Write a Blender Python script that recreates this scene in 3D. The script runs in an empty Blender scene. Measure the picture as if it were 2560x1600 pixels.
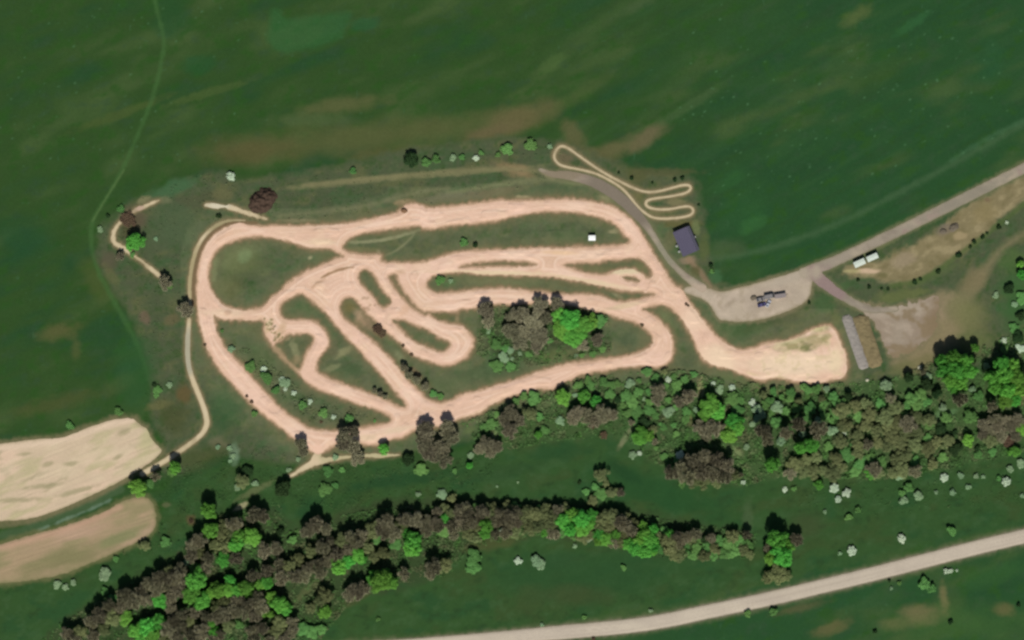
import bpy, math, random
import numpy as np
from mathutils import Matrix, Vector

random.seed(7)
RNG = np.random.RandomState(11)
S = 0.2                     # metres per photograph pixel
CAMH = 2000.0
K_FLAT = 1.30               # light reaching flat ground, used to turn seen colours into surface colours
SC = bpy.context.scene
COL = SC.collection

def X(px): return (px - 1280.0) * S
def Y(py): return (800.0 - py) * S

def lin(rgb):
    a = np.asarray(rgb, dtype=np.float64) / 255.0
    return np.where(a <= 0.04045, a / 12.92, ((a + 0.055) / 1.055) ** 2.4)

def alb(rgb, k=None):
    return lin(rgb) / (k or K_FLAT)

# ------------------------------------------------------------------ helpers
def tag(o, label=None, cat=None, group=None, kind=None):
    if label: o['label'] = label
    if cat: o['category'] = cat
    if group: o['group'] = group
    if kind: o['kind'] = kind
    return o

def link(o, parent=None):
    COL.objects.link(o)
    if parent is not None: o.parent = parent
    return o

def empty(name, loc=(0, 0, 0), rz=0.0):
    o = bpy.data.objects.new(name, None)
    o.location = loc; o.rotation_euler = (0, 0, rz); o.empty_display_size = 0.5
    return link(o)

class MB:
    """collects vertices and faces for one mesh"""
    def __init__(s): s.v = []; s.f = []
    def add(s, vs, fs):
        n = len(s.v); s.v += [tuple(v) for v in vs]; s.f += [tuple(i + n for i in f) for f in fs]; return s
    def box(s, c, d, rz=0.0, taper=1.0):
        x, y, z = c; a, b, h = d[0] / 2, d[1] / 2, d[2] / 2
        vs = []
        for sz in (-1, 1):
            t = taper if sz > 0 else 1.0
            for sx, sy in ((-1, -1), (1, -1), (1, 1), (-1, 1)):
                px, py = sx * a * t, sy * b * t
                vs.append((x + px * math.cos(rz) - py * math.sin(rz), y + px * math.sin(rz) + py * math.cos(rz), z + sz * h))
        return s.add(vs, [(3, 2, 1, 0), (4, 5, 6, 7), (0, 1, 5, 4), (1, 2, 6, 5), (2, 3, 7, 6), (3, 0, 4, 7)])
    def tube(s, p, q, r0, r1, n=7):
        p = Vector(p); q = Vector(q); d = (q - p).normalized()
        u = d.orthogonal().normalized(); w = d.cross(u)
        vs = []
        for c, r in ((p, r0), (q, r1)):
            for i in range(n):
                t = 2 * math.pi * i / n
                vs.append(c + u * (r * math.cos(t)) + w * (r * math.sin(t)))
        fs = [(i, (i + 1) % n, n + (i + 1) % n, n + i) for i in range(n)]
        fs += [tuple(range(n))[::-1], tuple(range(n, 2 * n))]
        return s.add(vs, fs)
    def prism(s, prof, x0, x1):
        """profile in y,z swept along x"""
        n = len(prof)
        vs = [(x0, a, b) for a, b in prof] + [(x1, a, b) for a, b in prof]
        fs = [(i, (i + 1) % n, n + (i + 1) % n, n + i) for i in range(n)]
        fs += [tuple(range(n))[::-1], tuple(range(n, 2 * n))]
        return s.add(vs, fs)
    def prism_y(s, prof, y0, y1):
        """profile in x,z swept along y"""
        n = len(prof)
        vs = [(a, y0, b) for a, b in prof] + [(a, y1, b) for a, b in prof]
        fs = [((i + 1) % n, i, n + i, n + (i + 1) % n) for i in range(n)]
        fs += [tuple(range(n)), tuple(range(n, 2 * n))[::-1]]
        return s.add(vs, fs)
    def build(s, name, mat, parent=None, bevel=0.0, smooth=False):
        me = bpy.data.meshes.new(name); me.from_pydata(s.v, [], s.f); me.update()
        if mat: me.materials.append(mat)
        if smooth:
            me.polygons.foreach_set('use_smooth', [True] * len(me.polygons))
        o = bpy.data.objects.new(name, me); link(o, parent)
        if bevel:
            m = o.modifiers.new('bevel', 'BEVEL'); m.width = bevel; m.segments = 2
        return o

def mesh_np(name, verts, faces, mat, nper=4, colors=None, smooth=False):
    """fast mesh from numpy arrays; faces (n,nper)"""
    me = bpy.data.meshes.new(name)
    nv = len(verts); nf = len(faces)
    me.vertices.add(nv); me.vertices.foreach_set('co', np.asarray(verts, dtype=np.float32).ravel())
    me.loops.add(nf * nper); me.loops.foreach_set('vertex_index', np.asarray(faces, dtype=np.int32).ravel())
    me.polygons.add(nf)
    me.polygons.foreach_set('loop_start', np.arange(0, nf * nper, nper, dtype=np.int32))
    me.polygons.foreach_set('loop_total', np.full(nf, nper, dtype=np.int32))
    if smooth: me.polygons.foreach_set('use_smooth', np.ones(nf, dtype=bool))
    me.update(calc_edges=True)
    if colors is not None:
        ca = me.color_attributes.new('Col', 'FLOAT_COLOR', 'POINT')
        c = np.ones((nv, 4), dtype=np.float32); c[:, :3] = colors
        ca.data.foreach_set('color', c.ravel())
    if mat: me.materials.append(mat)
    return me

# ------------------------------------------------------------------ noise (numpy)
TAB = RNG.rand(8, 256, 256)
def vn(x, y, scale, seed=0, ang=0.0, stretch=1.0):
    """smooth value noise 0..1; scale in pixels, stretched along ang (degrees)"""
    a = math.radians(ang)
    u = (x * math.cos(a) + y * math.sin(a)) / (scale * stretch) + seed * 17.31
    v = (-x * math.sin(a) + y * math.cos(a)) / scale + seed * 9.77
    iu = np.floor(u).astype(np.int64); iv = np.floor(v).astype(np.int64)
    fu = u - iu; fv = v - iv
    fu = fu * fu * (3 - 2 * fu); fv = fv * fv * (3 - 2 * fv)
    T = TAB[seed % 8]
    a00 = T[iv & 255, iu & 255]; a10 = T[iv & 255, (iu + 1) & 255]
    a01 = T[(iv + 1) & 255, iu & 255]; a11 = T[(iv + 1) & 255, (iu + 1) & 255]
    return (a00 * (1 - fu) + a10 * fu) * (1 - fv) + (a01 * (1 - fu) + a11 * fu) * fv

def fbm(x, y, scale, seed=0, ang=0.0, stretch=1.0, octv=3):
    t = 0; w = 0; am = 1.0
    for i in range(octv):
        t = t + am * vn(x, y, scale / 2 ** i, seed + i, ang, stretch); w += am; am *= 0.55
    return t / w

# ------------------------------------------------------------------ materials
def new_mat(name):
    m = bpy.data.materials.new(name); m.use_nodes = True
    nt = m.node_tree; b = nt.nodes['Principled BSDF']
    b.inputs['Specular IOR Level'].default_value = 0.15
    return m, nt, b

def mix_mult(nt, a_sock, fac_sock, lo, hi):
    """colour * (lo..hi by fac)"""
    mr = nt.nodes.new('ShaderNodeMapRange'); mr.inputs['To Min'].default_value = lo; mr.inputs['To Max'].default_value = hi
    nt.links.new(fac_sock, mr.inputs['Value'])
    mx = nt.nodes.new('ShaderNodeVectorMath'); mx.operation = 'SCALE'
    nt.links.new(a_sock, mx.inputs[0]); nt.links.new(mr.outputs['Result'], mx.inputs['Scale'])
    return mx.outputs['Vector']

def mat_land(name, amt=0.12, scale=1.2, bump=0.25, rough=0.95):
    m, nt, b = new_mat(name)
    at = nt.nodes.new('ShaderNodeAttribute'); at.attribute_name = 'Col'
    ge = nt.nodes.new('ShaderNodeNewGeometry')
    n1 = nt.nodes.new('ShaderNodeTexNoise'); n1.inputs['Scale'].default_value = 1.0 / scale; n1.inputs['Detail'].default_value = 5
    n1.inputs['Roughness'].default_value = 0.65
    nt.links.new(ge.outputs['Position'], n1.inputs['Vector'])
    out = mix_mult(nt, at.outputs['Color'], n1.outputs['Fac'], 1 - 2 * amt, 1 + 2 * amt)
    n2 = nt.nodes.new('ShaderNodeTexNoise'); n2.inputs['Scale'].default_value = 0.11; n2.inputs['Detail'].default_value = 3
    nt.links.new(ge.outputs['Position'], n2.inputs['Vector'])
    out = mix_mult(nt, out, n2.outputs['Fac'], 1 - amt, 1 + amt)
    nt.links.new(out, b.inputs['Base Color'])
    b.inputs['Roughness'].default_value = rough
    b.inputs['Specular IOR Level'].default_value = 0.05
    bp = nt.nodes.new('ShaderNodeBump'); bp.inputs['Strength'].default_value = bump; bp.inputs['Distance'].default_value = 0.25
    nt.links.new(n1.outputs['Fac'], bp.inputs['Height']); nt.links.new(bp.outputs['Normal'], b.inputs['Normal'])
    return m

def mat_leaf(name, rgb, k=1.0, var=0.25, transl=0.25, hue=0.02, scale=0.9, con=0.3):
    m, nt, b = new_mat(name)
    c = alb(rgb, K_FLAT * k)
    oi = nt.nodes.new('ShaderNodeObjectInfo')
    hsv = nt.nodes.new('ShaderNodeHueSaturation'); hsv.inputs['Color'].default_value = (*c, 1)
    mr = nt.nodes.new('ShaderNodeMapRange'); mr.inputs['To Min'].default_value = 0.5 - hue; mr.inputs['To Max'].default_value = 0.5 + hue
    nt.links.new(oi.outputs['Random'], mr.inputs['Value']); nt.links.new(mr.outputs['Result'], hsv.inputs['Hue'])
    mlt = nt.nodes.new('ShaderNodeMath'); mlt.operation = 'MULTIPLY'; mlt.inputs[1].default_value = 7.31
    fr = nt.nodes.new('ShaderNodeMath'); fr.operation = 'FRACT'
    nt.links.new(oi.outputs['Random'], mlt.inputs[0]); nt.links.new(mlt.outputs[0], fr.inputs[0])
    mr2 = nt.nodes.new('ShaderNodeMapRange'); mr2.inputs['To Min'].default_value = 1 - var; mr2.inputs['To Max'].default_value = 1 + var
    nt.links.new(fr.outputs[0], mr2.inputs['Value']); nt.links.new(mr2.outputs['Result'], hsv.inputs['Value'])
    ge = nt.nodes.new('ShaderNodeNewGeometry')
    n1 = nt.nodes.new('ShaderNodeTexNoise'); n1.inputs['Scale'].default_value = scale; n1.inputs['Detail'].default_value = 3
    nt.links.new(ge.outputs['Position'], n1.inputs['Vector'])
    out = mix_mult(nt, hsv.outputs['Color'], n1.outputs['Fac'], 1 - con, 1 + con)
    nt.links.new(out, b.inputs['Base Color'])
    b.inputs['Roughness'].default_value = 0.8
    b.inputs['Specular IOR Level'].default_value = 0.1
    if transl:
        tr = nt.nodes.new('ShaderNodeBsdfTranslucent'); nt.links.new(out, tr.inputs['Color'])
        ms = nt.nodes.new('ShaderNodeMixShader'); ms.inputs['Fac'].default_value = transl
        nt.links.new(b.outputs['BSDF'], ms.inputs[1]); nt.links.new(tr.outputs['BSDF'], ms.inputs[2])
        nt.links.new(ms.outputs['Shader'], nt.nodes['Material Output'].inputs['Surface'])
    return m

def mat_plain(name, rgb, rough=0.6, metal=0.0, spec=0.4, amt=0.08, scale=1.5, k=None):
    m, nt, b = new_mat(name)
    c = alb(rgb, k)
    ge = nt.nodes.new('ShaderNodeNewGeometry')
    n1 = nt.nodes.new('ShaderNodeTexNoise'); n1.inputs['Scale'].default_value = scale; n1.inputs['Detail'].default_value = 5
    nt.links.new(ge.outputs['Position'], n1.inputs['Vector'])
    rg = nt.nodes.new('ShaderNodeRGB'); rg.outputs[0].default_value = (*c, 1)
    out = mix_mult(nt, rg.outputs[0], n1.outputs['Fac'], 1 - 2 * amt, 1 + 2 * amt)
    nt.links.new(out, b.inputs['Base Color'])
    b.inputs['Roughness'].default_value = rough; b.inputs['Metallic'].default_value = metal
    b.inputs['Specular IOR Level'].default_value = spec
    return m

# ------------------------------------------------------------------ outlines traced on the photograph (pixels of 2560x1600)
def chaikin(pts, n=2, closed=True):
    p = np.array(pts, dtype=float)
    for _ in range(n):
        if closed:
            q = np.roll(p, -1, axis=0)
            a = 0.75 * p + 0.25 * q; b = 0.25 * p + 0.75 * q
            p = np.empty((2 * len(a), p.shape[1])); p[0::2] = a; p[1::2] = b
        else:
            q = p[1:]; r = p[:-1]
            a = 0.75 * r + 0.25 * q; b = 0.25 * r + 0.75 * q
            m = np.empty((2 * len(a), p.shape[1])); m[0::2] = a; m[1::2] = b
            p = np.vstack([p[:1], m, p[-1:]])
    return p

EXT = [(640,567),(608,558),(582,560),(556,572),(529,590),(511,617),(500,649),(494,686),(492,731),(497,797),(508,840),(520,877),(540,911),(571,948),(603,982),(636,1017),(672,1046),(698,1065),(727,1088),(752,1108),(778,1127),(793,1139),(809,1132),(830,1113),(860,1098),(904,1110),(926,1111),(952,1107),(984,1096),(1010,1091),(1031,1075),(1060,1068),(1090,1066),(1129,1055),(1148,1046),(1190,1034),(1204,1027),(1230,1007),(1280,988),(1314,976),(1359,969),(1380,974),(1394,961),(1433,946),(1445,936),(1505,927),(1545,919),(1598,914),(1650,917),(1672,904),(1683,882),(1681,848),(1671,824),(1650,802),(1624,782),(1600,772),(1629,763),(1653,759),(1677,768),(1695,786),(1708,802),(1727,830),(1740,864),(1753,890),(1769,906),(1796,916),(1817,920),(1849,932),(1875,945),(1907,951),(1930,945),(1954,944),(1986,953),(2039,959),(2079,950),(2110,944),(2118,919),(2115,887),(2103,863),(2090,828),(2070,812),(2039,821),(1999,840),(1973,852),(1920,858),(1862,877),(1830,869),(1804,853),(1782,829),(1757,800),(1730,767),(1716,746),(1709,728),(1702,719),(1684,714),(1661,678),(1637,641),(1613,598),(1592,566),(1579,548),(1555,529),(1518,513),(1465,502),(1412,498),(1359,499),(1300,504),(1246,500),(1196,508),(1129,516),(1070,521),(1055,512),(1016,509),(1008,524),(992,533),(944,544),(905,553),(867,560),(799,564),(746,565),(693,564)]
HOLES = [
 [(640,589),(680,593),(719,601),(759,614),(775,620),(828,618),(843,630),(866,641),(841,648),(799,664),(756,683),(727,704),(693,733),(669,757),(656,770),(640,774),(608,777),(569,771),(545,753),(529,728),(518,691),(525,651),(545,620),(571,605),(608,593)],
 [(853,618),(865,597),(905,582),(971,572),(1010,567),(1047,562),(1060,572),(1092,571),(1129,562),(1196,556),(1250,549),(1280,541),(1320,534),(1359,527),(1412,527),(1465,534),(1505,543),(1534,556),(1553,572),(1560,587),(1575,595),(1578,604),(1566,613),(1518,616),(1465,618),(1412,621),(1346,620),(1280,623),(1209,626),(1143,631),(1103,641),(1058,658),(1000,657),(958,658),(948,649),(955,636),(931,639),(878,635),(862,628)],
 [(1138,670),(1166,660),(1196,654),(1235,651),(1280,651),(1314,653),(1333,656),(1345,662),(1330,667),(1280,668),(1235,667),(1169,671)],
 [(1062,712),(1073,693),(1095,685),(1132,679),(1169,679),(1209,687),(1280,686),(1333,688),(1386,692),(1452,704),(1492,712),(1531,721),(1584,728),(1624,731),(1648,736),(1624,741),(1584,752),(1545,757),(1526,750),(1500,741),(1465,736),(1386,735),(1333,728),(1280,723),(1235,721),(1169,728),(1129,733),(1095,735),(1079,730)],
 [(1400,660),(1465,655),(1497,655),(1510,649),(1558,647),(1592,643),(1608,648),(1621,664),(1630,680),(1634,695),(1616,697),(1604,684),(1590,675),(1570,672),(1545,675),(1526,683),(1513,688),(1476,686),(1439,675),(1417,667)],
 [(1546,691),(1576,688),(1602,699),(1596,706),(1566,703)],
 [(1056,775),(1100,777),(1139,779),(1152,771),(1180,771),(1201,761),(1226,757),(1296,761),(1350,758),(1411,762),(1445,767),(1510,780),(1560,797),(1590,806),(1607,817),(1627,834),(1634,852),(1624,869),(1592,885),(1558,893),(1492,901),(1412,911),(1359,927),(1280,953),(1235,967),(1185,980),(1160,986),(1150,990),(1127,1004),(1095,1008),(1074,1002),(1053,985),(1018,951),(984,906),(952,874),(905,829),(880,812),(861,800),(850,780),(848,762),(858,744),(880,740),(898,757),(912,778),(935,797),(968,829),(1010,866),(1029,885),(1063,900),(1116,914),(1143,907),(1169,890),(1186,858),(1178,838),(1160,818),(1143,810),(1121,812),(1090,800),(1068,787)],
 [(973,797),(1000,797),(1016,801),(1037,810),(1074,824),(1095,842),(1126,853),(1130,866),(1114,879),(1087,879),(1058,866),(1024,848),(1002,826)],
 [(894,686),(902,674),(918,671),(934,685),(957,722),(981,752),(974,764),(962,772),(946,765),(939,747),(912,723),(896,702)],
 [(966,688),(981,682),(995,688),(995,700),(1011,728),(1032,756),(1056,776),(1075,782),(1064,792),(1048,783),(1028,769),(1003,744),(980,712)],
 [(696,776),(703,756),(727,741),(751,730),(769,741),(799,765),(820,786),(833,802),(852,827),(891,866),(926,903),(957,940),(984,972),(1018,1010),(1014,1023),(984,1012),(944,991),(878,969),(809,943),(791,930),(788,911),(799,890),(820,866),(824,852),(811,824),(788,805),(759,801),(719,801),(704,794)],
 [(533,784),(545,795),(570,799),(620,800),(664,797),(661,832),(682,864),(711,893),(746,927),(759,948),(788,969),(830,985),(905,1012),(958,1028),(982,1043),(976,1057),(952,1065),(891,1070),(846,1079),(799,1078),(767,1070),(740,1051),(701,1022),(667,985),(640,957),(608,919),(574,885),(550,850),(537,816)],
 [(716,833),(746,834),(772,831),(786,842),(783,858),(764,890),(758,916),(748,930),(730,920),(704,892),(684,874),(686,858),(702,850)],
]
PUMP = [(1386,383),(1396,367),(1410,365),(1428,375),(1449,391),(1492,421),(1518,437),(1558,458),(1592,474),(1619,481),(1650,478),(1682,469),(1709,462),(1724,463),(1728,472),(1716,483),(1677,491),(1637,496),(1619,500),(1613,508),(1619,518),(1642,524),(1677,523),(1709,516),(1727,516),(1735,527),(1727,538),(1703,544),(1664,547),(1632,545),(1611,532),(1592,514),(1571,487),(1550,466),(1523,450),(1492,434),(1452,424),(1412,417),(1394,409),(1385,396)]
PATH_W = [(476,764),(473,717),(479,664),(492,617),(516,582),(545,560),(575,550),(612,551)]
PATH_S = [(473,800),(469,853),(469,893),(473,924),(487,964),(503,1001),(516,1038),(518,1064),(503,1089),(450,1128),(397,1162),(356,1184)]
PATH_NW = [(398,500),(380,508),(341,524),(312,543),(290,567),(281,590),(286,609),(304,617),(325,632),(352,651),(376,670),(396,688)]
PATH_N = [(517,513),(540,515),(561,516),(582,519),(608,529),(640,540),(667,548)]
PATH_SE1 = [(795,1133),(786,1157),(759,1170),(727,1190)]
PATH_SE2 = [(790,1155),(838,1146),(880,1142),(918,1139),(957,1139),(1000,1137)]
ROAD_GRV = [(1350,424),(1380,437),(1407,436),(1452,444),(1492,458),(1526,477),(1560,503),(1592,535),(1621,569),(1650,617),(1677,657),(1716,694),(1756,720)]
ROAD_E = [(2800,318),(2700,362),(2600,404),(2560,421),(2502,450),(2423,490),(2317,543),(2238,582),(2158,620),(2079,657),(2034,673),(2010,682)]
ROAD_SPUR = [(2030,680),(2052,700),(2084,726),(2132,756),(2175,777),(2240,772)]
YARD = [(1708,720),(1740,712),(1782,724),(1809,730),(1860,716),(1920,700),(2026,668),(2040,690),(2029,709),(2025,744),(1999,765),(1960,781),(1920,795),(1888,801),(1849,806),(1809,801),(1796,798),(1783,776),(1768,754),(1740,741),(1712,733)]
YARD_E = [(2140,757),(2200,768),(2236,771),(2285,754),(2345,738),(2352,760),(2336,790),(2344,820),(2318,850),(2290,872),(2250,892),(2224,893),(2212,860),(2196,822),(2170,790)]
ROAD_S = [(700,1640),(878,1625),(1080,1611),(1280,1594),(1400,1581),(1500,1573),(1597,1563),(1680,1549),(1756,1532),(1840,1515),(1920,1498),(2052,1467),(2184,1435),(2343,1394),(2449,1367),(2560,1341),(2700,1308),(2800,1285)]
FIELD1 = [(-200,1140),(0,1110),(50,1103),(106,1096),(153,1096),(190,1082),(225,1067),(278,1049),(331,1043),(352,1064),(370,1073),(378,1099),(397,1116),(407,1128),(384,1152),(331,1184),(278,1216),(198,1253),(106,1290),(53,1300),(0,1303),(-200,1300)]
FIELD2 = [(-200,1400),(0,1362),(40,1348),(132,1324),(212,1298),(265,1279),(304,1253),(352,1240),(376,1250),(389,1279),(391,1311),(376,1338),(330,1362),(265,1390),(159,1438),(53,1454),(0,1459),(-200,1470)]
# ------------------------------------------------------------------ raster of the land (2.5 photograph pixels = 0.5 m)
C = 2.5
GX = np.arange(-200, 2760 + 1e-6, C); GY = np.arange(-200, 1800 + 1e-6, C)
PX, PY = np.meshgrid(GX, GY)
SH = PX.shape

def win(x0, y0, x1, y1, m=0):
    i0 = max(0, int((x0 - m - GX[0]) / C)); i1 = min(SH[1], int((x1 + m - GX[0]) / C) + 2)
    j0 = max(0, int((y0 - m - GY[0]) / C)); j1 = min(SH[0], int((y1 + m - GY[0]) / C) + 2)
    return slice(j0, j1), slice(i0, i1)

def seg_dist(x, y, a, b):
    dx, dy = b[0] - a[0], b[1] - a[1]
    L = dx * dx + dy * dy + 1e-9
    t = np.clip(((x - a[0]) * dx + (y - a[1]) * dy) / L, 0, 1)
    return np.hypot(x - a[0] - t * dx, y - a[1] - t * dy), t

def sdf_poly(pts, n=1, margin=40):
    p = chaikin(pts, n, True) if n else np.array(pts, float)
    out = np.full(SH, 1e3)
    sl = win(p[:, 0].min(), p[:, 1].min(), p[:, 0].max(), p[:, 1].max(), margin)
    x = PX[sl]; y = PY[sl]
    d = np.full(x.shape, 1e3); ins = np.zeros(x.shape, bool)
    for k in range(len(p)):
        a = p[k]; b = p[(k + 1) % len(p)]
        s2 = win(min(a[0], b[0]), min(a[1], b[1]), max(a[0], b[0]), max(a[1], b[1]), margin)
        r = slice(max(s2[0].start - sl[0].start, 0), max(s2[0].stop - sl[0].start, 0)), slice(max(s2[1].start - sl[1].start, 0), max(s2[1].stop - sl[1].start, 0))
        dd, _ = seg_dist(x[r], y[r], a, b)
        d[r] = np.minimum(d[r], dd)
        if a[1] != b[1]:
            c = ((a[1] > y) != (b[1] > y)) & (x < (b[0] - a[0]) * (y - a[1]) / (b[1] - a[1]) + a[0])
            ins ^= c
    out[sl] = np.where(ins, -d, d)
    return out

def sdf_line(pts, w, n=2, closed=False, margin=40):
    """w = width, a number or (start, end) or list per point"""
    pts = [tuple(p) for p in pts]
    if np.isscalar(w): ws = [w] * len(pts)
    elif len(w) == 2 and len(pts) != 2: ws = list(np.linspace(w[0], w[1], len(pts)))
    else: ws = list(w)
    p = chaikin([(a, b, c) for (a, b), c in zip(pts, ws)], n, closed)
    out = np.full(SH, 1e3)
    for k in range(len(p) - (0 if closed else 1)):
        a = p[k]; b = p[(k + 1) % len(p)]
        s2 = win(min(a[0], b[0]), min(a[1], b[1]), max(a[0], b[0]), max(a[1], b[1]), margin)
        dd, t = seg_dist(PX[s2], PY[s2], a, b)
        out[s2] = np.minimum(out[s2], dd - (a[2] + (b[2] - a[2]) * t) / 2)
    return out

def sm(e0, e1, x):
    t = np.clip((x - e0) / (e1 - e0), 0, 1); return t * t * (3 - 2 * t)

def lay(img, sl, rgb, a):
    """paint colour rgb over img (linear surface colour) with strength a"""
    c = alb(rgb)
    img[sl] += (c - img[sl]) * a[..., None]

def blob(img, x, y, rx, ry, ang, rgb, a=0.8, soft=0.6, rag=0.35, seed=0):
    R = max(rx, ry) * 1.5
    sl = win(x - R, y - R, x + R, y + R)
    if sl[0].start >= sl[0].stop or sl[1].start >= sl[1].stop: return
    u = PX[sl] - x; v = PY[sl] - y
    t = math.radians(ang)      # positive = rising to the right
    uu = (u * math.cos(t) - v * math.sin(t)) / rx; vv = (u * math.sin(t) + v * math.cos(t)) / ry
    d = np.hypot(uu, vv) + (fbm(PX[sl], PY[sl], max(8, min(rx, ry) * 0.7), seed + 3, -ang, 1.6) - 0.5) * 2 * rag
    lay(img, sl, rgb, a * (1 - sm(1 - soft, 1 + soft * 0.3, d)))

def area(img, pts, rgb, a=1.0, soft=10, rag=8, n=2, seed=1):
    d = sdf_poly(pts, n, 60)
    sl = win(min(p[0] for p in pts), min(p[1] for p in pts), max(p[0] for p in pts), max(p[1] for p in pts), 60)
    dd = d[sl] + (fbm(PX[sl], PY[sl], 22, seed) - 0.5) * 2 * rag
    lay(img, sl, rgb, a * (1 - sm(-soft, soft, dd)))

def line(img, pts, w, rgb, a=0.8, soft=4, rag=2, seed=2):
    d = sdf_line(pts, w)
    xs = [p[0] for p in pts]; ys = [p[1] for p in pts]
    sl = win(min(xs), min(ys), max(xs), max(ys), 40)
    dd = d[sl] + (fbm(PX[sl], PY[sl], 14, seed) - 0.5) * 2 * rag
    lay(img, sl, rgb, a * (1 - sm(-soft, soft, dd)))

# ---- region distance fields
print('fields')
edge = (fbm(PX, PY, 9, 5) - 0.5) * 6.5 + (fbm(PX, PY, 30, 2) - 0.5) * 3
T0 = sdf_poly(EXT)
for h in HOLES: T0 = np.maximum(T0, -sdf_poly(h))
T = T0 + edge
D_pump = sdf_line(PUMP, 6.5, 2, True) + edge * 0.25
D_pw = sdf_line(PATH_W, [8, 9, 9, 10, 10, 9, 6, 3]) + edge * 0.35
D_ps = sdf_line(PATH_S, [11, 12, 12, 11, 13, 13, 14, 14, 12, 12, 13, 14]) + edge * 0.25
D_nw = sdf_line(PATH_NW, [3, 9, 10, 6, 9, 12, 13, 14, 10, 4, 12, 11]) + edge * 0.8
D_n = sdf_line(PATH_N, [10, 13, 3, 15, 12, 9, 7]) + edge * 0.9
D_se = np.minimum(sdf_line(PATH_SE1, [20, 18, 14, 5]), sdf_line(PATH_SE2, [20, 10, 6, 9, 9, 3])) + edge * 0.8
D_path = np.minimum.reduce([D_pump, D_pw, D_ps, D_nw, D_n, D_se])
D_rg = sdf_line(ROAD_GRV, [9, 16, 20, 24, 26, 28, 27, 24, 18, 14, 13, 18, 22]) + edge * 0.4
D_re = sdf_line(ROAD_E, [26] * 10 + [27, 26]) + edge * 0.4
D_rp = sdf_line(ROAD_SPUR, [30, 30, 24, 20, 18, 14]) + edge * 0.5
D_road_e = np.minimum.reduce([D_rg, D_re, D_rp])
D_yard = np.minimum(sdf_poly(YARD), sdf_poly(YARD_E) + edge * 2.5) + edge * 0.5
D_rs = sdf_line(ROAD_S, 34) + edge * 0.22
D_f1 = sdf_poly(FIELD1) + edge * 0.5
D_f2 = sdf_poly(FIELD2) + edge * 0.8

# ---- base colours of the ground
print('colours')
G = np.empty(SH + (3,))
G[:] = alb((48, 75, 36))
full = (slice(0, SH[0]), slice(0, SH[1]))
lay(G, full, (40, 75, 41), sm(1300, 2300, PX + 0.3 * PY))
n1 = fbm(PX, PY, 60, 1, -22, 3.0)
lay(G, full, (66, 87, 48), 0.8 * sm(0.48, 0.85, n1))
lay(G, full, (37, 71, 41), 0.8 * sm(0.5, 0.15, n1))
n2 = fbm(PX, PY, 22, 3, -26, 1.5)
lay(G, full, (42, 78, 30), 0.7 * sm(0.52, 0.85, n2))
lay(G, full, (50, 74, 50), 0.4 * sm(0.42, 0.15, n2))
n3 = vn(PX, PY, 9, 6)
lay(G, full, (62, 96, 66), 0.4 * sm(0.93, 0.99, n3))
# crop rows of the upper right field
rows = vn(PX, PY, 14, 7, -30, 14)
msk = sm(1250, 1500, PX) * (1 - sm(480, 720, PY - (2560 - PX) * 0.35))
lay(G, full, (54, 86, 50), 0.2 * msk * sm(0.6, 0.95, rows))
lay(G, full, (44, 64, 36), 0.2 * msk * sm(0.35, 0.05, rows))

B = lambda *a, **k: blob(G, *a, **k)
area(G, [(676,30),(664,98),(682,126),(727,132),(799,118),(852,95),(876,60),(880,22),(799,37),(714,53),(698,18)], (46, 92, 50), 0.6, 12, 8)
B(910, 60, 40, 22, 10, (40, 84, 50), 0.6); B(500, 160, 60, 28, 10, (34, 78, 42), 0.6); B(430, 40, 60, 60, 0, (34, 74, 40), 0.6)
B(300, 285, 150, 14, 20, (66, 84, 42), 0.8); B(520, 232, 130, 13, 17, (66, 86, 44), 0.75)
B(900, 345, 420, 52, 6, (82, 88, 52), 0.85, 0.8); B(620, 378, 150, 45, 4, (86, 82, 50), 0.7, 0.8); B(1000, 385, 140, 22, 2, (84, 84, 50), 0.6)
B(860, 262, 130, 26, 8, (84, 90, 54), 0.85, 0.8); B(770, 300, 130, 20, 0, (76, 92, 56), 0.6, 0.8)
B(1290, 300, 120, 42, 15, (98, 92, 60), 0.85, 0.85); B(1370, 275, 40, 34, 0, (90, 88, 56), 0.5, 0.8); B(1230, 330, 90, 22, 14, (98, 90, 62), 0.7, 0.8)
B(1610, 345, 70, 26, 28, (96, 92, 64), 0.95, 0.7); B(1520, 380, 90, 26, 20, (94, 92, 60), 0.85, 0.8); B(1430, 330, 26, 45, 40, (90, 90, 58), 0.8, 0.7); B(1480, 385, 90, 22, -20, (88, 88, 56), 0.8, 0.7)
B(1450, 235, 130, 22, 33, (74, 90, 50), 0.5, 0.9); B(1500, 60, 170, 24, 33, (66, 88, 50), 0.5, 0.9); B(1600, 10, 60, 18, 30, (74, 92, 58), 0.5, 0.9)
B(1380, 160, 50, 20, 30, (70, 94, 50), 0.6); B(1730, 260, 110, 14, 32, (64, 88, 52), 0.6)
B(2140, 40, 50, 22, 33, (78, 94, 52), 0.8, 0.8); B(2210, 180, 110, 30, 33, (54, 80, 38), 0.5, 0.9); B(2170, 280, 30, 30, 0, (48, 82, 36), 0.4, 0.9)
B(2480, 160, 40, 60, 0, (38, 80, 50), 0.5, 0.8); B(2280, 60, 60, 14, 33, (48, 92, 52), 0.6)
B(1860, 520, 80, 60, 30, (42, 86, 44), 0.4, 0.9); B(1830, 450, 60, 30, 35, (46, 88, 46), 0.6, 0.9); B(1880, 560, 44, 24, 30, (52, 96, 50), 0.6)
line(G, [(1700,650),(1820,645),(1930,620),(2100,560),(2250,480),(2400,400),(2560,310)], 14, (62, 90, 58), 0.75, 8, 4)
line(G, [(2380,400),(2450,355),(2560,300)], 10, (66, 100, 68), 0.45, 6, 4)
B(1810, 625, 60, 30, 10, (76, 92, 60), 0.5, 0.8)
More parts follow.
